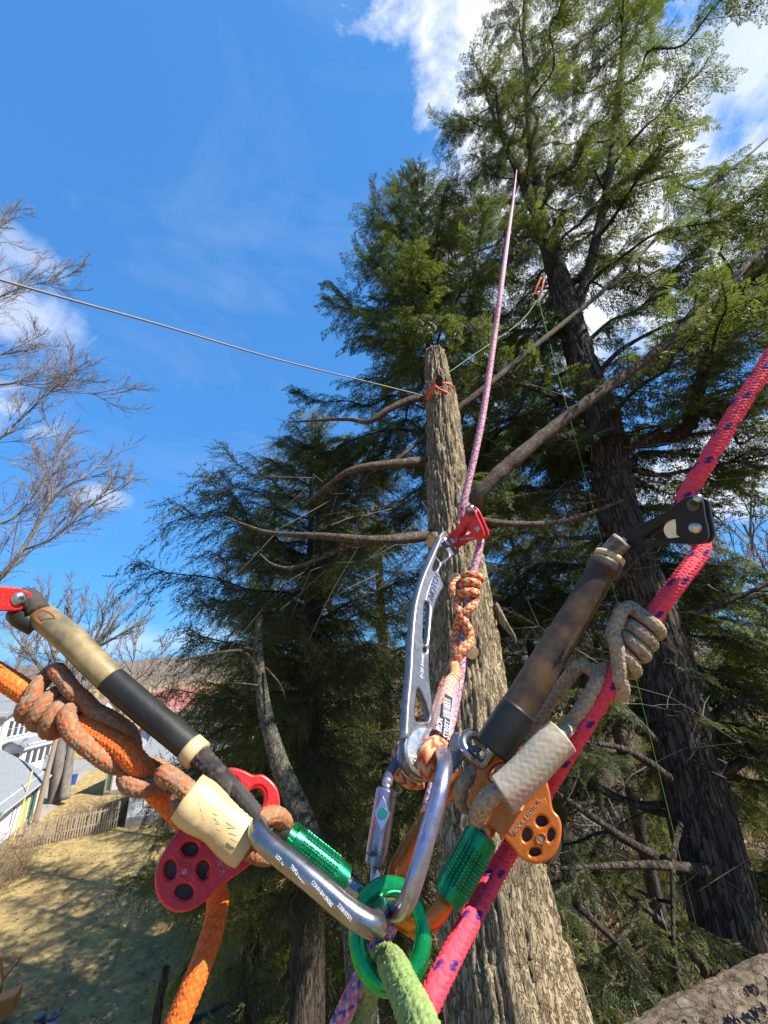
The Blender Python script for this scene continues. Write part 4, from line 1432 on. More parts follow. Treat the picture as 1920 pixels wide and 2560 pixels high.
for a in ((1077, 1352, 2.63, .050, -.8, -.1), (1136, 1448, 2.44, .042, -.4, .3), (1180, 1632, 2.32, .036, .0, .1), (1150, 1105, 2.86, .030, .6, .6), (1130, 1168, 2.80, .022, .1, .5), (1105, 1008, 2.95, .020, .2, .7)):
    stub(*a)
# torn flap of bark on the right edge
g = Geo()
fl = smooth_path([PY(1236, 1520, 2.58), PY(1262, 1560, 2.5), PY(1284, 1590, 2.46), PY(1290, 1610, 2.46)], .01)
g.tube(fl, np.interp(np.linspace(0, 1, len(fl)), [0, .4, 1], [.05, .035, .008]), 10, flat=(1, .45))
g.build('torn_bark_flap', M['bark_spar'], sp3)
L1 = lambda *a: [PY(*q) for q in a]
# its remaining limbs
limb('limb', L1((1165, 1290, 2.8), (1230, 1200, 2.72), (1420, 1040, 2.8), (1640, 880, 2.95), (1800, 735, 3.05), (1960, 560, 3.15)), .058, .028, 'bark_limb', sp3, 14, .03, .11, 1)
limb('limb', L1((1135, 1030, 3.05), (1230, 955, 3.1), (1343, 861, 3.25), (1515, 720, 3.5), (1700, 541, 3.8), (1960, 310, 4.2)), .032, .013, 'bark_limb', sp3, 12, .03, .12, 2)
limb('limb', L1((1085, 1150, 2.95), (1020, 1158, 2.85), (930, 1165, 2.75), (870, 1180, 2.75), (820, 1215, 2.8), (760, 1265, 2.9)), .050, .012, 'bark_limb', sp3, 12, .03, .1, 3)
limb('limb', L1((1090, 1335, 2.75), (1020, 1345, 2.6), (930, 1350, 2.5), (800, 1340, 2.5), (680, 1333, 2.55), (620, 1315, 2.6), (560, 1292, 2.62)), .046, .006, 'bark_limb', sp3, 12, .03, .08, 4)
limb('limb', L1((930, 1352, 2.5), (880, 1362, 2.52), (800, 1395, 2.55), (730, 1420, 2.6), (680, 1410, 2.62), (650, 1385, 2.65)), .024, .006, 'bark_limb', sp3, 8, .03, .1, 5)
limb('limb', L1((1085, 990, 3.08), (1020, 1002, 3.0), (960, 1030, 2.95), (920, 1055, 2.95), (860, 1048, 3.0), (720, 1055, 3.1)), .040, .006, 'bark_limb', sp3, 10, .03, .1, 6)
limb('limb', L1((1080, 1075, 3.0), (1040, 1110, 2.95), (990, 1150, 2.9), (930, 1180, 2.9)), .026, .010, 'bark_limb', sp3, 10, .03, .1, 7)
limb('limb', L1((1180, 1300, 2.8), (1300, 1310, 2.9), (1420, 1300, 3.1), (1560, 1250, 3.3)), .030, .014, 'bark_limb', sp3, 10, .03, .1, 8)
# dead twigs under the limbs
dead = []
for _ in range(50):
    a = PY(rng.uniform(720, 1070), rng.uniform(1130, 1480), rng.uniform(2.9, 3.8))
    d = np.array([rng.uniform(-1, -.1), rng.uniform(-.4, .5), rng.uniform(-.8, .15)])
    L = rng.uniform(.25, .9)
    m_ = a + d * L * .5 + rng.normal(0, .05, 3)
    dead.append((a, m_, a + d * L + np.array([0, 0, -.12 * L])))
V, F = twig_geo(dead, .0034)
o = mk('dead_twigs', V, F, M['twig'], sp3, False)
o['kind'] = 'stuff'

# ---- big hemlock at the right: trunk, fork, crown over the upper right ----
HY = 3.9
hem_px = [(1985, 2900, 3.5), (1880, 2560, 3.6), (1815, 2300, 3.7), (1750, 2030, 3.75), (1708, 1850, 3.8), (1672, 1690, 3.85), (1617, 1500, 3.9), (1580, 1410, 3.9), (1539, 1260, 3.95), (1520, 1130, 4.0), (1506, 1055, 4.0), (1450, 890, 4.05), (1417, 769, 4.1), (1367, 600, 4.2), (1345, 555, 4.2)]
hem_w = [210, 178, 165, 148, 138, 126, 110, 104, 94, 86, 80, 66, 56, 42, 36]
hpts = [PY(*q) for q in hem_px]
hr = [w * (q - CAM) @ _f / FPX / 2 for w, q in zip(hem_w, hpts)]
hf = np.array([hpts[0][0] + .35, hpts[0][1], -.05])
hem = thing('hemlock_tree', (hf[0], hf[1], 0), 'tall dark hemlock with forked top filling the sky right of the spar', 'tree')
V, F = trunk_geo(np.array([hf, hf * .5 + hpts[0] * .5] + hpts), [hr[0] * 1.3, hr[0] * 1.12] + hr, 150, .022, .016, 31, freq=22)
mk('trunk', V, F, M['bark_dark'], hem, True)
fork = PY(1345, 555, 4.2)
stemA = [fork, PY(1300, 440, 4.25), PY(1263, 357, 4.3), PY(1226, 264, 4.4), PY(1205, 190, 4.5)]
stemB = [fork, PY(1345, 470, 4.3), PY(1325, 344, 4.4), PY(1318, 200, 4.5), PY(1310, 60, 4.7), PY(1330, -120, 5.0)]
stemC = [PY(1430, 820, 4.05), PY(1490, 600, 4.1), PY(1525, 420, 4.2), PY(1550, 200, 4.3), PY(1570, 20, 4.5), PY(1600, -160, 4.8)]
stemD = [PY(1520, 1110, 4.0), PY(1700, 1085, 4.0), PY(1745, 980, 4.0), PY(1790, 850, 4.0), PY(1868, 700, 4.0), PY(1925, 560, 4.05)]
for i, (st, a, b) in enumerate(((stemA, .075, .022), (stemB, .085, .02), (stemC, .075, .022), (stemD, .085, .05))):
    limb('stem', st, a, b, 'bark_dark', hem, 12, .05, .1, 40 + i)
def hl(pts, r=.03, n=4, s0=.45):
    limb('limb', pts, r, r * .3, 'bark_dark', hem, 8, .06, .12, int(abs(pts[0][0]) * 1000))
    p = smooth_path(pts, n=30)
    for i in range(n):
        k = int((s0 + (1 - s0) * (i + .5) / n) * 29)
        d = p[min(k + 1, 29)] - p[k - 1]
        place_bough(hem, HB, p[k], math.atan2(d[0], d[1]) + (-1) ** i * rng.uniform(.3, .8), rng.uniform(-.3, .1), rng.uniform(.4, .62), rng.normal(0, .2))


# limbs seen low on the trunk (mostly bare)
for k, q in enumerate((((1766, 1805, 3.75), (1817, 1768, 3.6), (1870, 1745, 3.5), (1960, 1735, 3.45)),
          ((1813, 1933, 3.75), (1883, 1887, 3.6), (1960, 1840, 3.5)),
          ((1690, 1960, 3.75), (1620, 1905, 3.5), (1553, 1871, 3.35), (1455, 1853, 3.2)),
          ((1700, 2175, 3.7), (1572, 2104, 3.4), (1475, 2038, 3.2), (1378, 1972, 3.1)),
          ((1665, 1885, 3.8), (1600, 1810, 3.6), (1533, 1739, 3.5), (1490, 1690, 3.45)),
          ((1800, 2180, 3.6), (1680, 2166, 3.3), (1572, 2163, 3.2), (1401, 2172, 3.1)),
          ((1790, 2450, 3.6), (1700, 2350, 3.4), (1630, 2283, 3.3), (1560, 2230, 3.3)),
          ((1700, 2060, 3.6), (1684, 2150, 3.3), (1683, 2330, 3.2), (1690, 2520, 3.1)),
          ((1440, 2260, 3.0), (1541, 2357, 3.1), (1610, 2440, 3.2), (1661, 2512, 3.3)),
          ((1540, 1262, 3.9), (1430, 1228, 3.7), (1300, 1240, 3.6), (1220, 1260, 3.6)),
          ((1545, 1330, 3.9), (1450, 1345, 3.8), (1330, 1330, 3.7), (1230, 1345, 3.6)),
          ((1560, 1130, 3.95), (1640, 1085, 3.85), (1740, 1020, 3.8), (1840, 975, 3.8)),
          ((1660, 1560, 3.85), (1750, 1530, 3.7), (1830, 1500, 3.6), (1960, 1440, 3.5)),
          ((1480, 950, 4.0), (1560, 870, 4.0), (1700, 800, 4.0), (1900, 740, 4.0)),
          ((1500, 1060, 4.0), (1600, 1180, 3.9), (1750, 1170, 3.9), (1950, 1130, 3.9)))):
    hl([PY(*a) for a in q], .022 if k in (7, 8) else .042 if k < 9 else .035, 5 if k > 9 else 2)
# crown boughs on the upper trunk and the stems
for st, n, L0, L1_ in ((hpts[9:], 17, 2.1, 1.8), (stemA, 25, 1.35, .7), (stemB, 27, 1.7, .9), (stemC, 36, 1.9, 1.3), (stemD, 24, 1.8, 1.3)):
    pth = smooth_path(st, n=80)
    for i in range(n):
        t = (i + rng.uniform(.1, .9)) / n
        place_bough(hem, HB[:5], pth[int(t * 79)], i * 2.4 + rng.normal(0, .35), rng.uniform(-.05, .5), (L0 + (L1_ - L0) * t) * rng.uniform(.7, 1.2) / 1.6, rng.normal(0, .25))
# lower boughs behind the trunk
cv = lambda h: np.array([np.interp(h, [0, 8, 12, 16], [2.6, 2.3, 2.2, 2.5]), np.interp(h, [0, 8, 12, 16], [3.6, 3.8, 3.95, 4.2]), h])
cone(hem, cv, 7.6, 12.0, 30, lambda t: 3.0 - .6 * t, HB, (-.15, .2), az=(-1.25, 1.35))

for i in range(11):
    h_ = rng.uniform(6.4, 9.6)
    place_bough(hem, HB[:4], cv(h_), R(rng.uniform(55, 100)), rng.uniform(-.35, .05), rng.uniform(.65, 1.1), rng.normal(0, .2))
# dead twigs tangled among its bare limbs
dead = []
for _ in range(240):
    a = PY(rng.uniform(1180, 1920), rng.uniform(650, 2300), rng.uniform(3.3, 5.2))
    d = np.array([rng.uniform(-1, 1), rng.uniform(-.4, .5), rng.uniform(-.5, .6)])
    L = rng.uniform(.3, 1.1)
    e = a + d * L
    m_ = (a + e) / 2 + rng.normal(0, .10 * L, 3)
    if not shades(np.array([a, m_, e])):
        dead.append((a, m_, e))
        for _k in range(3):
            b_ = m_ + (e - m_) * rng.uniform(0, .8)
            f_ = b_ + d * L * .25 + rng.normal(0, .12 * L, 3)
            dead.append((b_, (b_ + f_) / 2 + rng.normal(0, .02, 3), f_))
V, F = twig_geo(dead, .0042)
o = mk('dead_twigs', V, F, M['twig'], hem, False)
o['kind'] = 'stuff'

# ---- hemlock behind the spar -------------------------------------------------
hb_pts = [PY(1110, 1100, 6.4), PY(1075, 860, 6.5), PY(1050, 700, 6.6), PY(1040, 600, 6.7), PY(1032, 500, 6.8), PY(1025, 430, 6.9)]
hbf = np.array([hb_pts[0][0] + .2, hb_pts[0][1], -.05])
hb = thing('hemlock_tree', (hbf[0], hbf[1], 0), 'slimmer hemlock whose top rises behind the sawn spar', 'tree')
V, F = trunk_geo(np.array([hbf] + hb_pts), [.24, .13, .075, .05, .036, .022, .01], 40, .06, .010, 51)
mk('trunk', V, F, M['bark_dark'], hb, True)
cv2 = lambda h: np.array([np.interp(h, [0, hb_pts[0][2], hb_pts[-1][2]], [hbf[0], hb_pts[0][0], hb_pts[-1][0]]), np.interp(h, [0, hb_pts[0][2], hb_pts[-1][2]], [hbf[1], hb_pts[0][1], hb_pts[-1][1]]), h])
htop = hb_pts[-1][2]
cone(hb, cv2, htop - 10, htop - .05, 88, lambda t: .3 + 3.0 * (1 - t) ** 1.05, HB, (-.05, .8), free=True)

# ---- dark Norway spruce at the left ------------------------------------------
def spruce(label, x, y, h0, h1, n, Lf, meshes, r=.2, pitch=(-.12, .6), name='spruce_tree'):
    f = np.array([x, y, 0.0])
    t = thing(name, f, label, 'tree')
    curve = lambda h: np.array([f[0], f[1], h])
    V, F = trunk_geo(np.array([curve(-.05), curve(h1 * .5), curve(h1)]), [r, r * .6, .015], 32, .12, .012, int(abs(x) * 100))
    mk('trunk', V, F, M['bark_dark'], t, True)
    cone(t, curve, h0, h1 - .05, n, Lf, meshes, pitch, free=True)
    return t


cl = lambda R_, p=.75: (lambda t: .3 + R_ * (1 - t) ** p)
xs_ = lambda px, y: float(PY(px, 1640, y)[0])
spruce('dark drooping spruce left of the spar with boughs sweeping over the lawn', xs_(770, 8.6), 8.6, 5.0, 14.3, 112, lambda t: float(np.interp(t, [0, .16, .42, .75, 1], [1.0, 1.7, 2.9, 2.8, .4])), SBm + SBm + SBy, .26)  # sunlit-tinted boughs mixed in as painted sun patches
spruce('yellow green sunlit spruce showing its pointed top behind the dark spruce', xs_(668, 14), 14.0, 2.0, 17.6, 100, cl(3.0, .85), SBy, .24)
spruce('low spruce tinted sunlit yellow in the gap between the spar and the dark spruce', xs_(870, 15), 15.0, .6, 9.5, 70, cl(3.4), SBy, .2)
spruce('broad dark spruce rising behind the cut limbs of the spar', -2.0, 11.0, 6.5, 16.6, 74, cl(3.6), SBm + SBm + SBy, .28)  # some boughs carry the painted sunlit colour
spruce('tall dark spruce behind the slim hemlock', -.3, 15.0, 2.0, 20.5, 84, cl(3.6, .95), SBm, .3)
spruce('shadowy spruce at the edge of the lawn behind the sunlit spruce', -6.6, 19.5, 1.0, 15.5, 90, cl(3.3), SBm, .26)
spruce('big spruce shading the far lawn', -4.2, 23.5, 1.0, 18.5, 90, cl(3.8), SBm, .3)
spruce('dense spruce behind the right hemlock trunk', xs_(1500, 11), 11.0, 8.4, 13.5, 60, cl(3.3), SBm, .2)
spruce('dark spruce closing the view beyond the spar on the right', xs_(1330, 13), 13.0, 8.2, 15.5, 66, cl(3.4), SBm, .24)
spruce('small pale green spruce on the brushy slope right of the hemlock', 8.2, 14.5, .3, 6.0, 44, cl(1.9, .8), SBy, .1)
spruce('taller pale green spruce on the brushy slope right of the hemlock', 12.5, 19.0, .3, 9.0, 54, cl(2.6, .8), SBy, .14)
for k_, (x_, y_, h_, r_, lb) in enumerate(((16.0, 24.0, 11.0, 3.0, 'broad pale green spruce far back on the brushy slope'),)):
    spruce(lb, x_, y_, .3, h_, 48, cl(r_, .8), SBy, .1)
spruce('young spruce low beside the lawn below the red pulley', xs_(680, 7.6), 7.6, .3, 5.2, 26, cl(1.4, .8), SBm, .1)

# ---- small topped spar with lichen --------------------------------------------
q = [(905, 2500, 4.35), (830, 2230, 4.4), (765, 2060, 4.45), (705, 1925, 4.5), (668, 1800, 4.52), (650, 1690, 4.55), (645, 1600, 4.57), (650, 1540, 4.6)]
qp = [PY(*a) for a in q]
qr = [w * (a - CAM) @ _f / FPX / 2 for w, a in zip((78, 66, 56, 46, 36, 30, 22, 14), qp)]
qf = np.array([qp[0][0] + .25, qp[0][1], -.05])
ls = thing('dead_spar', (qf[0], qf[1], 0), 'thin leaning broken-topped trunk spotted with yellow lichen among the spruce boughs', 'tree')
V, F = trunk_geo(np.array([qf] + qp), [qr[0] * 1.2] + qr, 90, .016, .006, 61, freq=40, vs=.5)
mk('trunk', V, F, M['bark_lichen'], ls, True)
limb('limb', L1((650, 1690, 4.5), (615, 1632, 4.4), (560, 1630, 4.3), (500, 1640, 4.25), (440, 1655, 4.2)), .024, .010, 'bark_limb', ls, 8, .04, .1, 71)
limb('branch_stub', L1((645, 1630, 4.5), (625, 1622, 4.4), (612, 1620, 4.35)), .016, .014, 'bark_limb', ls, 8, .03)
limb('branch_stub', L1((655, 1715, 4.5), (600, 1708, 4.4), (550, 1707, 4.35)), .012, .006, 'bark_limb', ls, 8, .03)
limb('branch_stub', L1((655, 1600, 4.55), (640, 1597, 4.45), (628, 1592, 4.4)), .012, .010, 'bark_limb', ls, 8, .03)
limb('limb', L1((665, 1670, 4.5), (700, 1710, 4.4), (715, 1750, 4.35)), .012, .004, 'bark_limb', ls, 8, .03)

# ---- thick limb crossing the lower right corner ----------------------------------
tl = thing('fallen_limb', PY(1700, 2560, 1.5), 'thick limb with peeling grey bark crossing low beside the hemlock trunk', 'limb')
kp = [P(1420, 2950, .98), P(1580, 2730, 1.0), P(1710, 2640, 1.03), P(1830, 2580, 1.07), P(1960, 2515, 1.12), P(2150, 2410, 1.2)]
V, F = trunk_geo(np.array(kp), [.085, .085, .088, .09, .092, .095], 150, .007, .010, 81, freq=24, vs=.6)
mk('bark', V, F, M['bark_near'], tl, True)
for i in range(34):
    c = P(rng.uniform(1620, 1920), 0, 1.0)
    px = rng.uniform(1640, 1930)
    py = np.interp(px, [1600, 1930], [2600, 2440]) + rng.uniform(0, 90)
    c = P(px, py, .985 + (px - 1640) * .0003 - .02)
    n_ = CAM - c
    n_ /= np.linalg.norm(n_)
    a1 = np.cross(n_, rng.standard_normal(3)); a1 /= np.linalg.norm(a1)
    a2 = np.cross(n_, a1)
    sz = rng.uniform(.006, .015)
    th = np.linspace(0, 2 * np.pi, 9, endpoint=False)
    rr_ = sz * rng.uniform(.6, 1.2, 9)
    ring = c + rr_[:, None] * (np.cos(th)[:, None] * a1 + np.sin(th)[:, None] * a2 * .6) + n_ * rng.uniform(0, .008, 9)[:, None]
    V = np.vstack([ring, ring - n_ * .006, c + n_ * .003])
    F = [[18, k, (k + 1) % 9] for k in range(9)] + [[k, 9 + k, 9 + (k + 1) % 9, (k + 1) % 9] for k in range(9)]
    mk('bark_flake', V, F, M['bark_near'], tl, False)

# ================================================================== GROUND
def ground_mat():
    m = bpy.data.materials.new('dormant_lawn')
    m.use_nodes = True
    t = NT(m.node_tree)
    v = t.n('ShaderNodeTexCoord').outputs['Object']
    sx = t.n('ShaderNodeSeparateXYZ', ins={0: v})
    n1 = t.noise(v, .35, 5, .6)
    n2 = t.noise(v, 3.0, 6, .7)
    n3 = t.noise(v, 28.0, 4, .7)
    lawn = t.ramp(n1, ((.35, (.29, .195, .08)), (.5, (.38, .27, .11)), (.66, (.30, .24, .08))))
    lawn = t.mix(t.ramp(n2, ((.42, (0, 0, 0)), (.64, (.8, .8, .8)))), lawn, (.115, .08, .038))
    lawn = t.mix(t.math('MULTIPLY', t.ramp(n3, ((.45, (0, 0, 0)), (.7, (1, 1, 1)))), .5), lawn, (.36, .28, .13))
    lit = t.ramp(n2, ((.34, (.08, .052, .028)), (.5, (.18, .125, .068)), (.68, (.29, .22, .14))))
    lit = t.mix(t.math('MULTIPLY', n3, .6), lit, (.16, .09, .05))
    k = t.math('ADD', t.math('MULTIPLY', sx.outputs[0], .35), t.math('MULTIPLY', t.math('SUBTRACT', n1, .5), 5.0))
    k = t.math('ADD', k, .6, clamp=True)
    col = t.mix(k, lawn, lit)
    bs = t.n('ShaderNodeBsdfPrincipled', ins={'Roughness': .95, 'Specular IOR Level': .1, 'Base Color': col})
    b = t.n('ShaderNodeBump', ins={'Strength': .8, 'Distance': .05, 'Height': t.math('ADD', n3, n2)})
    m.node_tree.links.new(b.outputs[0], bs.inputs['Normal'])
    o = t.n('ShaderNodeOutputMaterial')
    m.node_tree.links.new(bs.outputs[0], o.inputs[0])
    return m


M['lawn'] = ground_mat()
M['road'] = pmat('pale_asphalt', (.22, .21, .20), .9, var=.5, color2=(.30, .29, .27), scale=1.2, bump=.3, bscale=40)
M['drive'] = pmat('gravel_drive', (.30, .26, .22), .95, var=.6, color2=(.20, .18, .16), scale=1.5, bump=.4, bscale=30)
M['hill'] = pmat('bare_wooded_hill', (.13, .10, .08), .95, var=.8, color2=(.20, .165, .14), scale=.05, bump=.5, bscale=.5, bdist=1.0)
xs = np.concatenate([np.linspace(-700, -70, 12), np.linspace(-60, 40, 80), np.linspace(50, 700, 12)])
ys = np.concatenate([np.linspace(-300, -20, 6), np.linspace(-15, 60, 70), np.linspace(70, 900, 14)])
gx, gy = np.meshgrid(xs, ys, indexing='ij')


def gz(x, y):
    x, y = np.asarray(x, float), np.asarray(y, float)
    n = fbm3(np.stack([x * .12, y * .12, x * 0], -1), 3, 4) - .5
    near = np.exp(-((x + 5) ** 2 + (y - 22) ** 2) / 900.)
    rise = np.clip(x - 4, 0, 60) * .045 * np.clip((y - 8) / 20, 0, 1)
    return n * .25 * near + rise - .12 * near


V = np.stack([gx, gy, gz(gx, gy)], -1).reshape(-1, 3)
nx, ny = len(xs), len(ys)
i, j = np.meshgrid(np.arange(nx - 1), np.arange(ny - 1), indexing='ij')
F = np.stack([i * ny + j, (i + 1) * ny + j, (i + 1) * ny + j + 1, i * ny + j + 1], -1).reshape(-1, 4)
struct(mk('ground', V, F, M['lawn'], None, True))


def strip(name, pl, w, mat, z=.05, crown_=0.0):
    p = smooth_path([(a[0], a[1], 0) for a in pl], 1.0)
    T = np.gradient(p, axis=0)
    T /= np.linalg.norm(T, axis=1)[:, None]
    S = np.stack([-T[:, 1], T[:, 0], T[:, 2]], 1)
    rows = []
    for k in np.linspace(-1, 1, 5):
        q = p + S * k * w / 2
        q[:, 2] = gz(q[:, 0], q[:, 1]) + z
        rows.append(q)
    edge = [rows[0] - [0, 0, .3], rows[-1] - [0, 0, .3]]
    allr = [edge[0]] + rows + [edge[1]]
    V = np.stack(allr, 1).reshape(-1, 3)
    m = len(allr)
    a, b = np.meshgrid(np.arange(len(p) - 1), np.arange(m - 1), indexing='ij')
    F = np.stack([a * m + b, a * m + b + 1, (a + 1) * m + b + 1, (a + 1) * m + b], -1).reshape(-1, 4)[:, ::-1]
    return struct(mk(name, V, np.ascontiguousarray(F), M[mat], None, True))


strip('road', [(-90, 42), (-50, 44.5), (-32, 46), (-18, 47), (-9, 47.5)], 6.0, 'road', .08)
strip('driveway', [(-24.0, 27.5), (-26.6, 33.5), (-29.0, 38), (-31.2, 42.6)], 2.8, 'drive', .07)
# far hills: two ridges of bare woodland
for (d, hgt, sd, w) in ((330, 11, 5, 420), (520, 17, 9, 700)):
    an = np.linspace(-1.6, 1.6, 220)
    prof = hgt * (.45 + .75 * fbm3(np.stack([an * 3, an * 0, an * 0], -1), 4, sd)) + 1.2 * fbm3(np.stack([an * 160, an * 0, an * 0], -1), 3, sd + 2) * 1.6
    rows = []
    for k, (dd, hh) in enumerate(((-60, -1), (-25, .55), (0, 1), (60, .6), (120, -1))):
        z = np.where(hh < 0, -2, prof * hh)
        rows.append(np.stack([np.sin(an) * (d + dd), np.cos(an) * (d + dd), z], -1))
    V = np.stack(rows, 0).reshape(-1, 3)
    n = len(an)
    a, b = np.meshgrid(np.arange(4), np.arange(n - 1), indexing='ij')
    F = np.stack([a * n + b, a * n + b + 1, (a + 1) * n + b + 1, (a + 1) * n + b], -1).reshape(-1, 4)
    struct(mk('hills', V, F, M['hill'], None, True))

# ================================================================== HOUSES
M['white_wall'] = pmat('white_siding', (.74, .74, .73), .7, var=.3, color2=(.62, .62, .62), scale=.8)
M['roof_grey'] = pmat('grey_shingles', (.25, .27, .28), .9, var=.8, color2=(.15, .16, .17), scale=9, bump=.4, bscale=12, bdist=.02)
M['roof_red'] = pmat('red_shingles', (.34, .13, .10), .9, var=.5, color2=(.25, .10, .08), scale=4, bump=.3, bscale=10, bdist=.02)
M['roof_brown'] = pmat('brown_shingles', (.27, .16, .12), .9, var=.5, color2=(.19, .12, .09), scale=4, bump=.3, bscale=10, bdist=.02)
M['glass'] = pmat('dark_window_glass', (.05, .06, .08), .08, 0, spec=.8)
M['trim'] = pmat('white_trim', (.80, .80, .79), .6)
M['greentrim'] = pmat('green_trim', (.06, .16, .11), .6)
M['wood'] = pmat('weathered_wood', (.30, .23, .155), .9, var=.6, color2=(.42, .34, .24), scale=6)
M['found'] = pmat('concrete_base', (.34, .30, .25), .9, var=.4, color2=(.24, .21, .18), scale=3)
M['yellow'] = pmat('yellow_paint', (.62, .44, .09), .6)
UP = np.array([0, 0, 1.0])


class House:
    def __init__(s, name, label, corner, ang, w, d, hw, hr, roof, wall='white_wall', ridge='w', over=.35, base=.3, courses=True):
        """corner = near ground corner; width w runs along ang, depth d to its left; ridge along 'w' or 'd'"""
        s.c = np.array([corner[0], corner[1], 0.0])
        s.u = np.array([math.cos(R(ang)), math.sin(R(ang)), 0])
        s.v = np.array([-s.u[1], s.u[0], 0])
        s.w, s.d, s.h = w, d, hw
        s.t = thing(name, s.c + s.u * w / 2 + s.v * d / 2, label, 'building')
        g = Geo()
        c = s.c + s.u * w / 2 + s.v * d / 2
        g.box(c + UP * (hw / 2 + .1), s.u * w / 2, s.v * d / 2, UP * (hw / 2 + .1) * 1.0)
        # gable triangles
        a, b, L = (s.u * w / 2, s.v * d / 2, d) if ridge == 'w' else (s.v * d / 2, s.u * w / 2, w)
        for sg in (-1, 1):
            e = c + sg * a * .998
            V = [e - b + UP * hw, e + b + UP * hw, e + UP * (hw + hr)]
            i_ = e - sg * a * .02
            V += [i_ - b + UP * hw, i_ + b + UP * hw, i_ + UP * (hw + hr)]
            g.add(V, [[0, 1, 2], [5, 4, 3], [0, 3, 4, 1], [1, 4, 5, 2], [2, 5, 3, 0]])
        s.wall = g.build('wall', M[wall], s.t, False)
        if base:
            Geo().box(c + UP * (base / 2 - .1), s.u * (w / 2 + .03), s.v * (d / 2 + .03), UP * (base / 2 + .1)).build('foundation', M['found'], s.t, False)
        la, lb = np.linalg.norm(a) + over, np.linalg.norm(b)
        an_, bn = a / np.linalg.norm(a), b / np.linalg.norm(b)
        for sg in (-1, 1):
            sl = math.hypot(lb, hr)
            nrm = (bn * sg * hr + UP * lb) / sl
            dn = (bn * sg * lb - UP * hr) / sl
            ext = over
            mid = c + UP * (hw + hr) + dn * (sl + ext) / 2 + nrm * .07
            rf = Geo().box(mid, an_ * la, dn * (sl + ext) / 2, nrm * .06).build('roof', M[roof], s.t, False)
            if courses:
                n = int((sl + ext) / .32)
                for q in range(1, n):
                    pp = mid - dn * (sl + ext) / 2 + dn * q * (sl + ext) / n + nrm * .064
                    mk_ = Geo().box(pp, an_ * la * .999, dn * (sl + ext) / n * .5 * 1.02 + nrm * -.010, nrm * .008)
                    mk_.build('shingle_course', M[roof], rf, False)
            Geo().box(mid + dn * ((sl + ext) / 2 + .012) - nrm * .05, an_ * la, dn * .012, nrm * .10).build('fascia', M['trim'], s.t, False)

    def face(s, side):
        return {'f': (s.c, s.u, -s.v), 'r': (s.c + s.u * s.w, s.v, s.u), 'b': (s.c + s.v * s.d, s.u, s.v), 'l': (s.c, s.v, -s.u)}[side]

    def window(s, side, x, z, w, h, panes=(2, 2), mat='trim', door=False):
        o, a, n = s.face(side)
        c = o + a * x + UP * z + n * .02
        f = Geo()
        for k, (cx, cz, hw_, hh) in enumerate(((0, h / 2 + .05, w / 2 + .1, .05), (0, -h / 2 - .05, w / 2 + .1, .05), (-w / 2 - .05, 0, .05, h / 2), (w / 2 + .05, 0, .05, h / 2))):
            f.box(c + a * cx + UP * cz, a * hw_, n * .05, UP * hh)
        fr = f.build('door' if door else 'window', M[mat], s.t, False)
        px, pz = panes
        for i in range(px):
            for j in range(pz):
                pw, ph = w / px, h / pz
                cc = c + a * (-w / 2 + pw * (i + .5)) + UP * (-h / 2 + ph * (j + .5)) - n * .015
                Geo().box(cc, a * (pw / 2 - .02), n * .012, UP * (ph / 2 - .02)).build('pane', M['greentrim'] if door else M['glass'], fr, False)


def clap(hs, side, z0, z1, step=.13):
    o, a, n = hs.face(side)
    L = hs.w if side in 'fb' else hs.d
    k = z0
    while k < z1:
        Geo().box(o + a * L / 2 + UP * (k + step / 2) + n * .012, a * L / 2, n * .010 + UP * .0, UP * step * .47).build('clapboard', M['white_wall'], hs.wall, False)
        k += step


# garage at the left edge; its long wall faces the lawn
va = math.degrees(math.atan2(5.3, -2.6))
gar = House('garage', 'low white garage with grey shingle roof by the utility pole', (-21.3, 24.2), va, 7.6, 6.5, 2.35, 2.0, 'roof_grey', ridge='w', over=.4)
# its wall facing the lawn is the 'f' face
gar.window('f', 2.6, 1.35, .5, 1.1, (1, 2))
gar.window('f', 6.3, 1.05, .8, 1.9, (1, 1), 'greentrim', True)
o, a, n = gar.face('f')
Geo().box(o + a * 4.9 + UP * 1.2 + n * .06, a * .10, n * .05, UP * 1.2).build('yellow_downpipe', M['yellow'], gar.t, False)
# white house with sun porch
wh = House('white_house', 'two storey white house with banks of tall porch windows beyond the garage', (-36.2, 39.6), 90, 9, 9, 5.6, 1.9, 'roof_grey', ridge='d', over=.5)
for k in range(6):
    wh.window('f', .7 + k * .62, 4.3, .46, 1.35, (1, 2))
for k in range(4):
    wh.window('l', .8 + k * 1.9, 4.2, .9, 1.4, (1, 2))
pch = House('sun_porch', 'single storey white glazed porch on the white house', (-34.3, 40.2), 90, 5.5, 2.4, 2.7, .5, 'roof_grey', ridge='w', over=.3)
for k in range(7):
    pch.window('f', .6 + k * .72, 1.75, .55, 1.1, (1, 1))
for k in range(3):
    pch.window('l', .5 + k * .7, 1.75, .55, 1.1, (1, 1))
lh = House('low_house', 'low house with brown roof across the street', (-58, 62), 8, 13, 7, 2.6, 2.0, 'roof_brown', ridge='w')
for k in range(4):
    lh.window('f', 1.8 + k * 3, 1.6, 1.2, 1.1, (2, 1))
sh = House('white_shed', 'tall narrow white outbuilding beside the driveway lawn', (-22.9, 35.2), 4, 5.2, 5, 3.0, 1.6, 'roof_brown', ridge='d', over=.25, base=.25)
sh.window('f', .28, 1.4, .34, 2.4, (1, 1), 'wood', True)
cb = House('clapboard_house', 'white clapboard house half hidden by the spruce at the end of the fence', (-16.9, 28.6), 10, 6.0, 6, 2.5, 1.8, 'roof_grey', ridge='w', over=.3, base=.4)
clap(cb, 'f', .4, 2.4)
clap(cb, 'l', .4, 2.4)
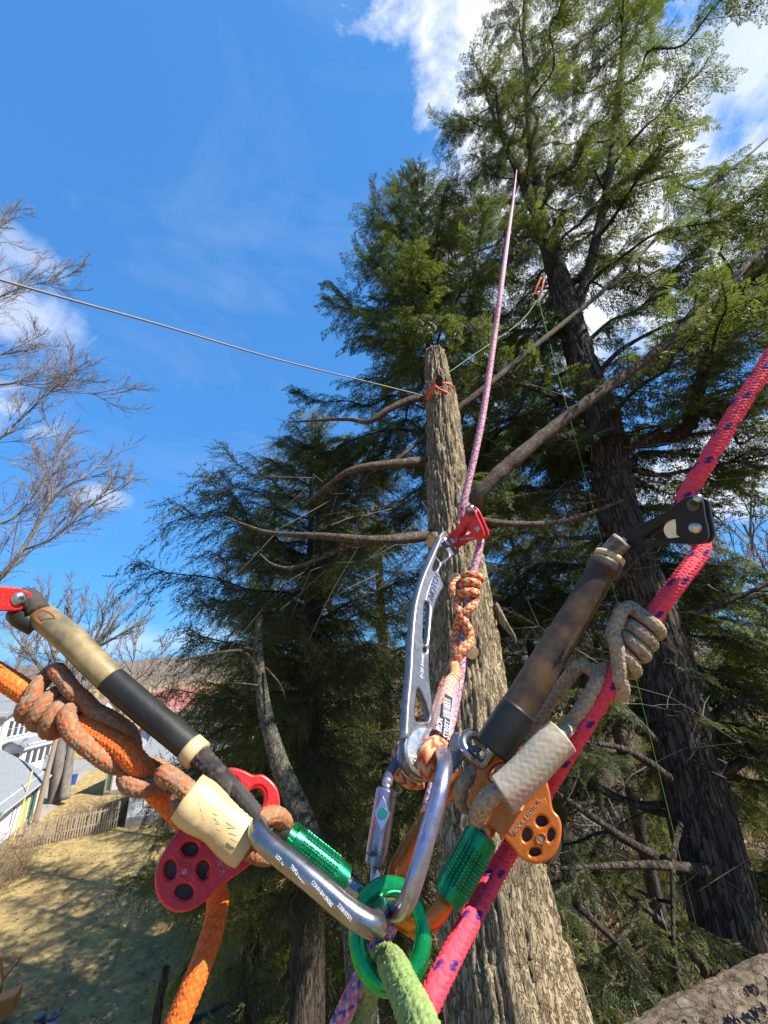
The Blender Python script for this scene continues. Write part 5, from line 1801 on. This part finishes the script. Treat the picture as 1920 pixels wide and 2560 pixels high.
cb.window('f', 1.4, 1.5, .8, 1.0, (2, 2))
cb.window('f', 4.2, 1.5, .8, 1.0, (2, 2))
rh = House('red_roof_house', 'white house with red roof behind the dark spruce', (-33, 56), 6, 12, 8, 3.7, 2.2, 'roof_red', ridge='w', over=.5)
for k in range(5):
    rh.window('f', 1.4 + k * 2.3, 2.9, .9, 1.1, (2, 2))
    rh.window('f', 1.4 + k * 2.3, 1.2, .9, 1.2, (2, 2))
Geo().box(rh.c + rh.u * 2.5 + rh.v * 3.2 + UP * 5.8, rh.u * .35, rh.v * .35, UP * .8).build('chimney', M['roof_red'], rh.t, False)

# ---- parked car ------------------------------------------------------------
M['carpaint'] = pmat('silver_car_paint', (.42, .45, .50), .28, .6, coat=.6)
M['tyre'] = pmat('tyre_rubber', (.02, .02, .02), .8)
M['lamp_red'] = pmat('tail_lamp', (.35, .02, .02), .2, coat=.5)


def car(label, pos, ang):
    t = thing('parked_car', (pos[0], pos[1], 0), label, 'car')
    u = np.array([math.cos(R(ang)), math.sin(R(ang)), 0])
    v = np.array([-u[1], u[0], 0])
    o = np.array([pos[0], pos[1], .08])
    prof = [(-2.25, .45), (-2.28, .85), (-2.2, 1.05), (-1.85, 1.62), (-1.6, 1.70), (.2, 1.70), (.55, 1.62), (1.05, 1.14), (1.9, 1.02), (2.22, .88), (2.28, .5), (2.2, .34), (-2.15, .34)]
    V = []
    for s, sc in ((-.9, .0), (-.86, .0), (.86, .0), (.9, .0)):
        for (x, z) in prof:
            k = 1.0 if abs(s) < .87 else .985
            yy = s * (1 - .16 * max(0, (z - 1.05)) / .65)
            V.append(o + u * x * k + v * yy + UP * (z * (1.0 if abs(s) < .87 else .99)))
    n = len(prof)
    F = []
    for r_ in range(3):
        for k in range(n):
            F.append([r_ * n + k, r_ * n + (k + 1) % n, (r_ + 1) * n + (k + 1) % n, (r_ + 1) * n + k])
    F += [list(range(n))[::-1], [3 * n + k for k in range(n)]]
    b = mk('body', np.array(V), F, M['carpaint'], t, True)
    autosmooth(b, 30)
    for sg in (-1, 1):
        for (x0, x1) in ((-1.75, -.85), (-.75, .0), (.08, .78)):
            q = []
            for (x, z) in ((x0, 1.12), (x1, 1.12), (min(x1, .5) if x1 > .5 else x1, 1.55), (max(x0, -1.6), 1.55)):
                yy = sg * (.905 * (1 - .16 * max(0, (z - 1.05)) / .65) + .004)
                q.append(o + u * x + v * yy + UP * z)
            q2 = [a - v * sg * .03 for a in q]
            mk('side_window', np.array(q + q2), [[0, 1, 2, 3], [7, 6, 5, 4], [0, 4, 5, 1], [1, 5, 6, 2], [2, 6, 7, 3], [3, 7, 4, 0]], M['glass'], t, False)
        for x in (-1.4, 1.4):
            w = lathe('wheel', o + u * x + v * sg * .80 + UP * .27, v * sg, [(-.1, .0), (-.1, .33), (.08, .35), (.12, .33), (.12, .24)], 'tyre', t, 24)
            lathe('rim', o + u * x + v * sg * .80 + UP * .27, v * sg, [(.10, .24), (.08, .2), (.11, .06), (.12, 0)], 'bolt', w, 20)
        Geo().box(o + u * 2.24 + v * sg * .65 + UP * .82, u * .03, v * .17, UP * .07).build('headlight', M['trim'], t, False)
        Geo().box(o - u * 2.25 + v * sg * .72 + UP * .95, u * .03, v * .1, UP * .14).build('tail_light', M['lamp_red'], t, False)
    for (x, z, dx, dz) in ((.80, 1.38, .21, -.205), (-2.02, 1.34, .14, .235)):
        d = np.array(u * dx + UP * dz)
        nn_ = np.cross(v, d)
        nn_ /= np.linalg.norm(nn_)
        if nn_ @ (u * (1 if x > 0 else -1)) < 0:
            nn_ = -nn_
        Geo().box(o + u * x + UP * z + nn_ * .012, v * .66, d, nn_ * .01).build('windscreen', M['glass'], t, False)
    return t


car('silver estate car parked beside the glazed porch', G(104, 1930)[:2] + np.array([-.3, 0]), 12)

# ---- utility pole, bins, fence ---------------------------------------------
M['pole'] = pmat('weathered_pole', (.27, .185, .12), .9, var=.6, color2=(.38, .31, .24), scale=2, stretch=(1, 1, .1))
pb = G(86, 2062)
t = thing('utility_pole', (pb[0], pb[1], 0), 'leaning weathered wooden utility pole at the corner of the garage', 'pole')
bar('shaft', [pb - UP * .1, pb + UP * 4 + [.15, 0, 0], pb + UP * 8.0 + [.3, 0, 0]], .15, 'pole', t, 14, ds=.5, rr=[.165, .15, .12])
Geo().box(pb + [.3, 0, 7.5], np.array([1.0, .2, 0]), np.array([-.01, .05, 0]), UP * .06).build('crossarm', M['pole'], t, False)
M['wire'] = pmat('black_wire', (.02, .02, .02), .6)
top = pb + np.array([.3, 0, 7.5])
for k, (dx, e) in enumerate(((-.9, (-36, 41, 5.2)), (.0, (-60, 30, 7)), (.9, (-30, 60, 8)))):
    a_ = top + np.array([dx, dx * .2, .1])
    e = np.array(e, float)
    s_ = np.linspace(0, 1, 12)[:, None]
    w_ = a_ * (1 - s_) + e * s_ - UP * (.6 * 4 * s_ * (1 - s_))
    bar('wire', w_, .012, 'wire', t, 5, ds=1.0)
# yellow guy guard and a stay wire at the garage corner
ga = G(30, 2112)
tag(bar('guy_wire_guard', [ga, ga + np.array([-.55, .9, 3.4])], .04, 'yellow', None, 10, .3), 'yellow plastic guard slanting up the garage corner', 'guy guard')
bb = G(181, 1962)
t = thing('recycling_bin', (bb[0], bb[1], 0), 'small blue bin standing by the driveway', 'bin')
M['bluebin'] = pmat('blue_plastic', (.03, .07, .32), .5)
lathe('tub', bb, UP, [(0, 0), (0, .2), (.7, .27), (.7, .24), (.66, 0)], 'bluebin', t, 16)
lathe('lid', bb + UP * .7, UP, [(0, .28), (.04, .29), (.08, .2), (.1, 0)], 'bluebin', t, 16)
fa, fb = G(48, 2122), G(292, 2066)
fd = fb - fa
fl_ = np.linalg.norm(fd)
fd /= fl_
t = thing('picket_fence', fa + fd * fl_ / 2, 'weathered wooden picket fence along the far edge of the lawn', 'fence')
fn = np.array([-fd[1], fd[0], 0])
npk = int(fl_ / .125)
pk = Geo().box((0, 0, .60), (.034, 0, 0), (0, .011, 0), (0, 0, .55))
pk.add([(-.034, -.011, 1.15), (.034, -.011, 1.15), (0, -.011, 1.22), (-.034, .011, 1.15), (.034, .011, 1.15), (0, .011, 1.22)], [[0, 1, 2], [5, 4, 3], [1, 4, 5, 2], [0, 2, 5, 3]])
p0 = pk.build('picket', M['wood'], None, False)
for k in range(npk):
    o = p0 if k == 0 else p0.copy()
    if k:
        COL.objects.link(o)
    c = fa + fd * (k + .5) * .125
    o.location = (c[0], c[1], float(gz(c[0], c[1])) + rng.normal(0, .02))
    o.rotation_euler = (rng.normal(0, .02), rng.normal(0, .03), math.atan2(fd[1], fd[0]))
    o.parent = t
    o.matrix_parent_inverse = wmat(t).inverted()
for z in (.35, .95):
    c = fa + fd * fl_ / 2 + UP * z + fn * .035
    Geo().box(c, fd * fl_ / 2, fn * .02, UP * .04).build('rail', M['wood'], t, False)
for k in range(4):
    c = fa + fd * (fl_ * k / 3 * .98 + .05) + fn * .09 + UP * .6
    Geo().box(c, fd * .045, fn * .045, UP * .68).build('post', M['wood'], t, False)


# ---- bare brush -------------------------------------------------------------
def shrub(label, pos, h, w, n, mat='brush', group=None, r=.006, name='bare_shrub', sub=6):
    t = thing(name, (pos[0], pos[1], float(gz(pos[0], pos[1]))), label, 'shrub', group)
    b = np.array([pos[0], pos[1], float(gz(pos[0], pos[1]))])
    tw = []
    for i in range(n):
        a = rng.uniform(0, 2 * np.pi)
        q = b + np.array([math.cos(a), math.sin(a), 0]) * w * .35 * math.sqrt(rng.random())
        lean = rng.normal(0, .38, 2)
        L = h * rng.uniform(.5, 1.1)
        e = q + np.array([lean[0] * L * w / h, lean[1] * L * w / h, L])
        m_ = (q + e) / 2 + rng.normal(0, .06 * L, 3)
        tw.append((q, m_, e))
        for _ in range(sub):
            s = rng.uniform(.3, 1)
            c = q * (1 - s) + e * s
            d = rng.normal(0, 1, 3)
            d[2] = abs(d[2]) * .7
            l2 = L * rng.uniform(.15, .4)
            d = d / np.linalg.norm(d) * l2
            tw.append((c, c + d * .5 + rng.normal(0, .02, 3), c + d))
    V, F = twig_geo(tw, r)
    o = mk('stems', V, F, M[mat], t, False)
    o['kind'] = 'stuff'
    return t


for k in range(6):
    p_ = fa + fd * (1.9 + k * .62) + fn * (.75 + .3 * (k % 2))
    shrub('dry reddish brown hedge shrub just behind the picket fence', p_, 1.5, 1.3, 60, group='dry hedge shrubs behind the fence', r=.008)
shrub('bare grey thicket at the near end of the picket fence', G(18, 2190), 2.0, 2.6, 130, r=.008)
shrub('bare grey thicket at the foot of the garage wall', G(-30, 2230), 1.7, 2.2, 80, r=.008)
# leafless shrubs on the slope: three shapes, copied
protos = []
for k in range(3):
    t_ = shrub('leafless tangled shrub in the sunlit brush behind the trees', G((1840, 1760, 1500)[k], (1900, 1820, 2150)[k])[:2], 3.2, 3.4, 120, 'brush' if k % 2 else 'bark_bare', 'leafless shrubs behind the trees', r=.015, sub=9)
    protos.append(t_)
for k in range(24):
    if k < 19:
        x, y = G(rng.uniform(1400, 1900), rng.uniform(1730, 2330))[:2]
    else:
        x, y = G(rng.uniform(430, 900), rng.uniform(2300, 2520))[:2]
    src = protos[k % 3]
    sc_ = rng.uniform(.4, 1.3) if k < 19 else rng.uniform(.3, .5)
    rz_, hz_ = rng.uniform(0, 6.28), rng.uniform(.8, 1.3)
    if k in (3, 7, 8, 9, 10, 13, 14, 16, 18, 20, 22):       # spots wholly hidden behind trunks and boughs
        continue
    c = src.copy()
    COL.objects.link(c)
    ch = src.children[0] if src.children else [q_ for q_ in bpy.data.objects if q_.parent == src][0]
    c.location = (x, y, float(gz(x, y)))
    c.rotation_euler = (0, 0, rz_)
    c.scale = (sc_, sc_, sc_ * hz_)
    d = ch.copy()
    COL.objects.link(d)
    d.parent = c
    d.matrix_parent_inverse = ch.matrix_parent_inverse.copy()


# ---- bare deciduous trees ------------------------------------------------------
def bare_tree(name, label, mains, mat, group=None, depth=3, twr=.012, foot=None, dens=1.0, spread=.75, trunk_r=None, nsub=7):
    """mains: list of (points, r0, r1) - trunk and leading limbs; finer wood branches off them"""
    f = foot if foot is not None else mains[0][0][0]
    t = thing(name, (f[0], f[1], 0), label, 'tree', group)
    twigs = [[], [], []]
    q = []
    for k, (pts, r0, r1) in enumerate(mains):
        limb('trunk' if k == 0 else 'limb', pts, r0, r1, mat, t, 10, .25, .02, k + 3)
        L = np.sum(np.linalg.norm(np.diff(np.array(pts), axis=0), axis=1))
        q.append((np.array(pts, float), L, r1, 0, .45 if k == 0 else .15))
    while q:
        pts, L, r, lv, st = q.pop()
        n = int(nsub * dens * (1.0 if lv else 1.3))
        p = smooth_path(pts, n=24)
        T = np.gradient(p, axis=0)
        T /= np.linalg.norm(T, axis=1)[:, None] + 1e-9
        for i in range(n):
            s = st + (1 - st) * (i + rng.uniform(.2, .9)) / n
            j = min(23, int(s * 23))
            d = T[j] + rng.normal(0, spread, 3) + UP * .28
            d /= np.linalg.norm(d)
            l2 = L * rng.uniform(.25, .5) * (1.15 - .6 * s)
            if l2 < .12:
                continue
            e = p[j] + d * l2 + UP * l2 * .10
            m_ = (p[j] + e) / 2 + rng.normal(0, .07 * l2, 3)
            twigs[min(lv, 2)].append((p[j], m_, e))
            if lv + 1 < depth:
                q.append((np.array([p[j], m_, e]), l2, r * .5, lv + 1, .15))
    for k, w in enumerate((twr * 2.4, twr * 1.3, twr * .75)):
        if twigs[k]:
            V, F = twig_geo(twigs[k], w)
            o = mk(('boughs', 'branchlets', 'twigs')[k], V, F, M[mat], t, False)
            o['kind'] = 'stuff'
    return t


YN = 15.0
foot = PY(-330, 1640, YN)
foot[2] = 0
n1 = [(L1((-330, 2020, YN), (-250, 1700, YN), (-180, 1200, YN), (-150, 800, YN)), .26, .10),
      (L1((-230, 1640, YN), (-80, 1530, YN), (0, 1445, YN), (50, 1385, YN), (110, 1285, YN), (164, 1216, YN), (279, 1176, YN + .4)), .14, .02),
      (L1((110, 1285, YN), (125, 1220, YN), (95, 1130, YN + .3)), .05, .015),
      (L1((60, 1375, YN), (140, 1340, YN), (230, 1260, YN), (330, 1200, YN)), .05, .012),
      (L1((-200, 1250, YN), (-100, 1150, YN), (0, 1095, YN), (60, 1040, YN + .5), (160, 950, YN + 1)), .10, .015),
      (L1((-180, 1050, YN), (0, 962, YN), (149, 980, YN - .4), (298, 987, YN - .6)), .05, .010),
      (L1((-160, 860, YN), (0, 743, YN), (100, 708, YN), (185, 690, YN)), .045, .008),
      (L1((-160, 960, YN), (0, 888, YN), (114, 833, YN)), .04, .008),
      (L1((-160, 700, YN), (-20, 580, YN), (40, 520, YN)), .04, .008),
      (L1((-200, 1450, YN), (-60, 1330, YN), (40, 1290, YN), (120, 1180, YN + .6), (150, 1090, YN + 1)), .07, .012)]
bare_tree('bare_maple', 'bare pale twigged maple reaching into the sky beyond the red wrench', n1, 'bark_bare', foot=foot, depth=3, twr=.0085, dens=1.15, spread=.62, nsub=11)
YT = 33.5
b1 = G(136, 2004)
tw1 = [([b1 - UP * .2, PY(146, 1900, YT), PY(156, 1800, YT), PY(168, 1690, YT), PY(180, 1600, YT), PY(170, 1520, YT)], .44, .14),
       ([PY(160, 1999, YT), PY(173, 1900, YT + .5), PY(187, 1800, YT + .8), PY(215, 1680, YT + 1), PY(255, 1590, YT + 1), PY(300, 1510, YT + 1.5)], .34, .06),
       ([PY(160, 1760, YT), PY(110, 1680, YT), PY(60, 1620, YT), PY(20, 1570, YT)], .2, .05),
       ([PY(175, 1700, YT), PY(230, 1620, YT), PY(260, 1540, YT), PY(270, 1480, YT)], .18, .04),
       ([PY(240, 1620, YT), PY(310, 1580, YT), PY(380, 1530, YT + 1)], .14, .03),
       ([PY(165, 1720, YT), PY(130, 1620, YT), PY(110, 1540, YT), PY(100, 1480, YT)], .18, .04)]
bare_tree('bare_maple', 'old twin trunked maple without leaves beside the driveway', tw1, 'bark_maple', foot=b1, depth=3, twr=.018, dens=1.1, spread=.55, nsub=9)
for k, (px, Y, h) in enumerate(((40, 52, 15), (330, 60, 15), (120, 85, 16), (400, 90, 14))):
    f_ = PY(px, 1660, Y)
    f_[2] = 0
    bare_tree('bare_tree', 'bare grey tree among the houses in the distance', [([f_, f_ + [.2, 0, h * .5], f_ + [0, 0, h]], .22, .05)], 'bark_bare', 'bare trees among the far houses', foot=f_, depth=3, twr=.03, spread=.6, nsub=8)
for k, (px, Y, h) in enumerate(((1890, 17, 13), (1780, 21, 14), (1850, 26, 14), (1980, 14, 13))):
    f_ = PY(px, 1600, Y)
    f_[2] = float(gz(f_[0], f_[1]))
    bare_tree('bare_tree', 'leafless thin tree in the brush behind the right hemlock', [([f_, f_ + [.4, 0, h * .5], f_ + [.2, .3, h]], .11, .03)], 'bark_bare', 'leafless trees behind the right hemlock', foot=f_, depth=3, twr=.021, spread=.7, nsub=8)

# ================================================================== LINES AND SMALL THINGS
M['guy'] = pmat('grey_line', (.20, .18, .16), .7, var=.4, color2=(.34, .30, .27), scale=80)
_a, _b = P(100, 728, 1.6), P(-170, 650, 1.35)
wl = smooth_path([_b + (_b - _a) * 14, _b + (_b - _a) * 6, _b, P(100, 728, 1.6), P(400, 812, 2.0), P(700, 900, 2.6), P(950, 962, 3.25), P(1062, 990, 3.62)], .05)
tag(bar('guy_line', wl, .0052, 'guy', None, 10, .05), 'grey line running through the sky to the spar', 'line')


def around(px, py, y, rr, tube, mat, name, parent=None, tilt=.25, n=28):
    c = PY(px, py, y)
    th = np.linspace(0, 2 * np.pi, n, endpoint=False)
    p = c + np.stack([rr * np.cos(th), rr * np.sin(th), tilt * rr * np.cos(th * 1.0 + .8)], -1)
    return Geo().tube(p, tube, 8, closed=True).build(name, M[mat], parent)


M['sling'] = pmat('orange_webbing', (.70, .10, .02), .7)
M['lime'] = pmat('green_line', (.14, .36, .05), .6)
rs = np.interp(985, [950, 1020], [60, 84]) * ((PY(1098, 990, 3.06) - CAM) @ _f) / FPX / 2
t = thing('block_sling', PY(1098, 985, 3.06), 'orange sling tied round the spar carrying a small black block', 'sling')
around(1098, 992, 3.07, rs * 1.10, .012, 'sling', 'wrap', t)
bar('bridle', L1((1068, 1000, 2.93), (1080, 978, 2.86), (1088, 962, 2.84), (1090, 945, 2.83)), .014, 'sling', t, 8, .02)
bar('bridle', L1((1120, 984, 2.90), (1104, 976, 2.86), (1092, 970, 2.85), (1088, 962, 2.84)), .012, 'sling', t, 8, .02)
pbk = Plane(1096, 950, 3.28)
plate('block_cheek', ell(1097, 951, 9, 14, 10), [], pbk, .012, 'black', t, 0, .003)
plate('block_cheek', ell(1100, 953, 8, 13, 10), [], pbk, .012, 'black', t, -.03, .003)
lathe('block_sheave', pbk.to3(1098, 952) - pbk.n * .015, pbk.n, [(-.012, 0), (-.012, .03), (0, .024), (.012, .03), (.012, 0)], 'steel', t, 20)
around(1098, 1000, 3.07, rs * 1.12, .006, 'guy', 'guy_wrap', bpy.data.objects['guy_line'])
tag(bar('throw_line', L1((1062, 953, 3.0), (1092, 950, 2.86), (1180, 890, 3.0), (1300, 805, 3.25), (1348, 742, 3.4)), .0032, 'lime', None, 6, .1), 'thin green throw line from the black block up to the hemlock', 'line')
hv = PY(1345, 745, 3.4)
tag(bar('throw_line', [hv, np.array([hv[0], hv[1] - .02, 9.5]), np.array([hv[0] - .05, hv[1], 4]), np.array([hv[0], hv[1], .1])], .0020, 'lime', None, 6, .3), 'thin green line hanging straight down from the red sling to the ground', 'line')
t = thing('red_sling', PY(1345, 722, 3.4), 'small red sling hanging in the hemlock crown', 'sling')
bar('loop', L1((1352, 695, 3.45), (1340, 722, 3.4), (1336, 745, 3.4), (1346, 742, 3.4), (1354, 722, 3.4), (1360, 698, 3.45)), .014, 'sling', t, 8, .02)
plate('link', ell(1340, 742, 6, 8), [], Plane(1340, 742, 4.1), .02, 'black', t, 0, .004)

# things on the lawn
M['frame_orange'] = pmat('orange_frame', (.80, .22, .03), .5, var=.3, color2=(.55, .14, .03), scale=20)
fo = G(10, 2470)
t = thing('orange_stand', (fo[0], fo[1], 0), 'orange tubular stand on the shaded lawn', 'stand')
yy = fo[1]
a1, a2, a3, a4 = PY(-40, 2388, yy), PY(0, 2383, yy - .2), PY(52, 2395, yy - .5), PY(8, 2447, yy - .2)
g1, g2 = np.array([a1[0] + .1, a1[1] + .2, 0]), np.array([a4[0], a4[1], 0])
for k, (a_, b_) in enumerate(((a1, a3), (a3, a4), (a4, a2), (a1, g1), (a4, g2))):
    bar('tube', [a_, (a_ + b_) / 2, b_], .035, 'frame_orange', t, 8, .3)
bo = G(8, 2545)
Geo_b = Geo().box(bo + UP * .3, np.array([.25, .08, .05]), np.array([-.08, .2, 0]), UP * .2)
tag(bevel(Geo_b.build('orange_box', M['frame_orange'], None, False), .03), 'orange box on the lawn below the orange stand', 'box')
for k, (px, w, lab, mt) in enumerate(((99, .085, 'short black flat topped post on the sunny lawn', 'black'), (133, .085, 'pale pink post with dark domed cap on the sunny lawn', 'label_white'))):
    f_ = G(px, 2640)
    tp_ = PY(px, 2541, f_[1])
    t = thing('post', (f_[0], f_[1], 0), lab, 'post')
    M['pinkpost'] = M.get('pinkpost') or pmat('pink_plastic', (.55, .32, .34), .5)
    bar('shaft', [f_ - UP * .1, (f_ + tp_) / 2, tp_], .12, 'black' if k == 0 else 'pinkpost', t, 16, .2)
    lathe('cap', tp_ - UP * .02, UP, [(0, .135), (.03, .135), (.05, .10), (.05 if k == 0 else .12, 0)], 'black', t, 16)
ds_ = PY(378, 2640, 7.0)
dtop = PY(416, 2418, 7.0)
t = thing('broken_stem', (ds_[0], ds_[1], 0), 'dark broken stem standing in front of the sunny lawn', 'stem')
V, F = trunk_geo(np.array([[ds_[0] - .1, ds_[1], -.05], [ds_[0], ds_[1], 1.5], ds_, dtop]), [.12, .10, .075, .052], 30, .05, .01, 91)
mk('trunk', V, F, M['bark_dark'], t, True)
gt = G(1590, 2470)
M['tarp'] = pmat('green_tarp', (.16, .45, .12), .5, var=.3, color2=(.10, .32, .08), scale=8)
xx, yy_ = np.meshgrid(np.linspace(-1.2, 1.2, 16), np.linspace(-.5, .5, 8), indexing='ij')
zz = .08 + .06 * fbm3(np.stack([xx * 2, yy_ * 3, xx * 0], -1), 3, 5)
Vt = np.stack([gt[0] + xx + yy_ * .3, gt[1] + yy_ + xx * .15, zz + gz(gt[0] + xx, gt[1] + yy_)], -1).reshape(-1, 3)
i, j = np.meshgrid(np.arange(15), np.arange(7), indexing='ij')
o = mk('green_tarp', Vt, np.stack([i * 8 + j, (i + 1) * 8 + j, (i + 1) * 8 + j + 1, i * 8 + j + 1], -1).reshape(-1, 4), M['tarp'], None, True)
sm_ = o.modifiers.new('thick', 'SOLIDIFY')
sm_.thickness = .01
tag(o, 'crumpled bright green tarp on the ground below the right hemlock', 'tarp')
# brush pile / logs on the leaf litter
for k, (px, py, L, r_, an) in enumerate(((560, 2510, 2.4, .06, 30),)):
    c = G(px, py)
    d = np.array([math.cos(R(an)), math.sin(R(an)), 0]) * L / 2
    z_ = float(gz(c[0], c[1])) + r_
    o = limb('fallen_branch', [c - d + UP * z_, c + UP * (z_ + .05), c + d + UP * (z_ + .15)], r_, r_ * .5, 'bark_lichen', None, 8, .1, .15, k)
    tag(o, 'thin cut branch on the lawn beside the dark broken stem', 'branch')

# tangled undergrowth on the rising ground to the right: twigs and dry leaves nobody could count
tw = []
lv = []
for _ in range(5200):
    x, y = rng.uniform(1.5, 22), rng.uniform(8.5, 34)
    b = np.array([x, y, float(gz(x, y))])
    h = rng.uniform(.2, 2.4) * (1 + .03 * y)
    d = np.array([rng.normal(0, .6), rng.normal(0, .4), 1.0]) * h
    tw.append((b + UP * rng.uniform(0, 1.0), b + d * .5 + rng.normal(0, .12, 3), b + d))
V1, F1 = twig_geo(tw, .019)
n_ = 9000
x, y = rng.uniform(1.0, 22, n_), rng.uniform(8.5, 34, n_)
c = np.stack([x, y, gz(x, y) + rng.uniform(.02, 1, n_) ** 3 * 2.6], 1)
a = rng.normal(0, 1, (n_, 3)); a /= np.linalg.norm(a, axis=1)[:, None]
b = np.cross(a, rng.normal(0, 1, (n_, 3))); b /= np.linalg.norm(b, axis=1)[:, None]
sz = rng.uniform(.03, .10, n_)[:, None]
V2 = np.stack([c - a * sz, c + b * sz * .5, c + a * sz, c - b * sz * .5], 1).reshape(-1, 3)
F2 = np.arange(n_ * 4).reshape(-1, 4)
M['dryleaf'] = pmat('dry_leaves', (.30, .19, .09), .8, var=.8, color2=(.13, .17, .05), scale=.6)
o = mk('undergrowth', np.vstack([V1, V2]), np.vstack([F1, F2 + len(V1)]), None, None, False, mats=[M['brush'], M['dryleaf']], midx=np.concatenate([np.zeros(len(F1)), np.ones(len(F2))]))
tag(o, 'tangled dry undergrowth on the sunlit slope behind the trees', 'undergrowth', None, 'stuff')

# fallen leaves and twigs strewn over the lawn
n_ = 9000
x, y = rng.uniform(-24, 2, n_), rng.uniform(9, 34, n_)
c = np.stack([x, y, gz(x, y) + .03], 1)
a = rng.normal(0, 1, (n_, 3)) * [1, 1, .35]; a /= np.linalg.norm(a, axis=1)[:, None]
b = np.cross(a, UP + rng.normal(0, .4, (n_, 3))); b /= np.linalg.norm(b, axis=1)[:, None]
sz = rng.uniform(.025, .075, n_)[:, None]
V2 = np.stack([c - a * sz, c + b * sz * .55, c + a * sz, c - b * sz * .55], 1).reshape(-1, 3)
o = mk('leaf_litter', V2, np.arange(n_ * 4).reshape(-1, 4), M['dryleaf'], None, False)
tag(o, 'dry brown leaves strewn over the lawn', 'leaves', None, 'stuff')

# far leafless woods that close the horizon as one mass
tw = []
for _ in range(1500):
    an = rng.uniform(-1.15, 1.15)
    dd = rng.uniform(75, 190)
    if an < -.30 and dd < 110:
        dd = rng.uniform(110, 190)
    b = np.array([math.sin(an) * dd, math.cos(an) * dd, -.5])
    h = rng.uniform(7, 12)
    e = b + np.array([rng.normal(0, .8), 0, h])
    tw.append((b, (b + e) / 2 + rng.normal(0, .3, 3), e))
    for _k in range(5):
        s_ = rng.uniform(.35, 1)
        c = b * (1 - s_) + e * s_
        d = np.array([rng.normal(0, 1), rng.normal(0, .5), abs(rng.normal(.7, .4))]) * h * .2
        tw.append((c, c + d * .5 + rng.normal(0, .15, 3), c + d))
V, F = twig_geo(tw, .10)
o = mk('far_woods', V, F, M['bark_bare'], None, False)
tag(o, 'distant grey leafless woods along the horizon', 'woods', None, 'stuff')
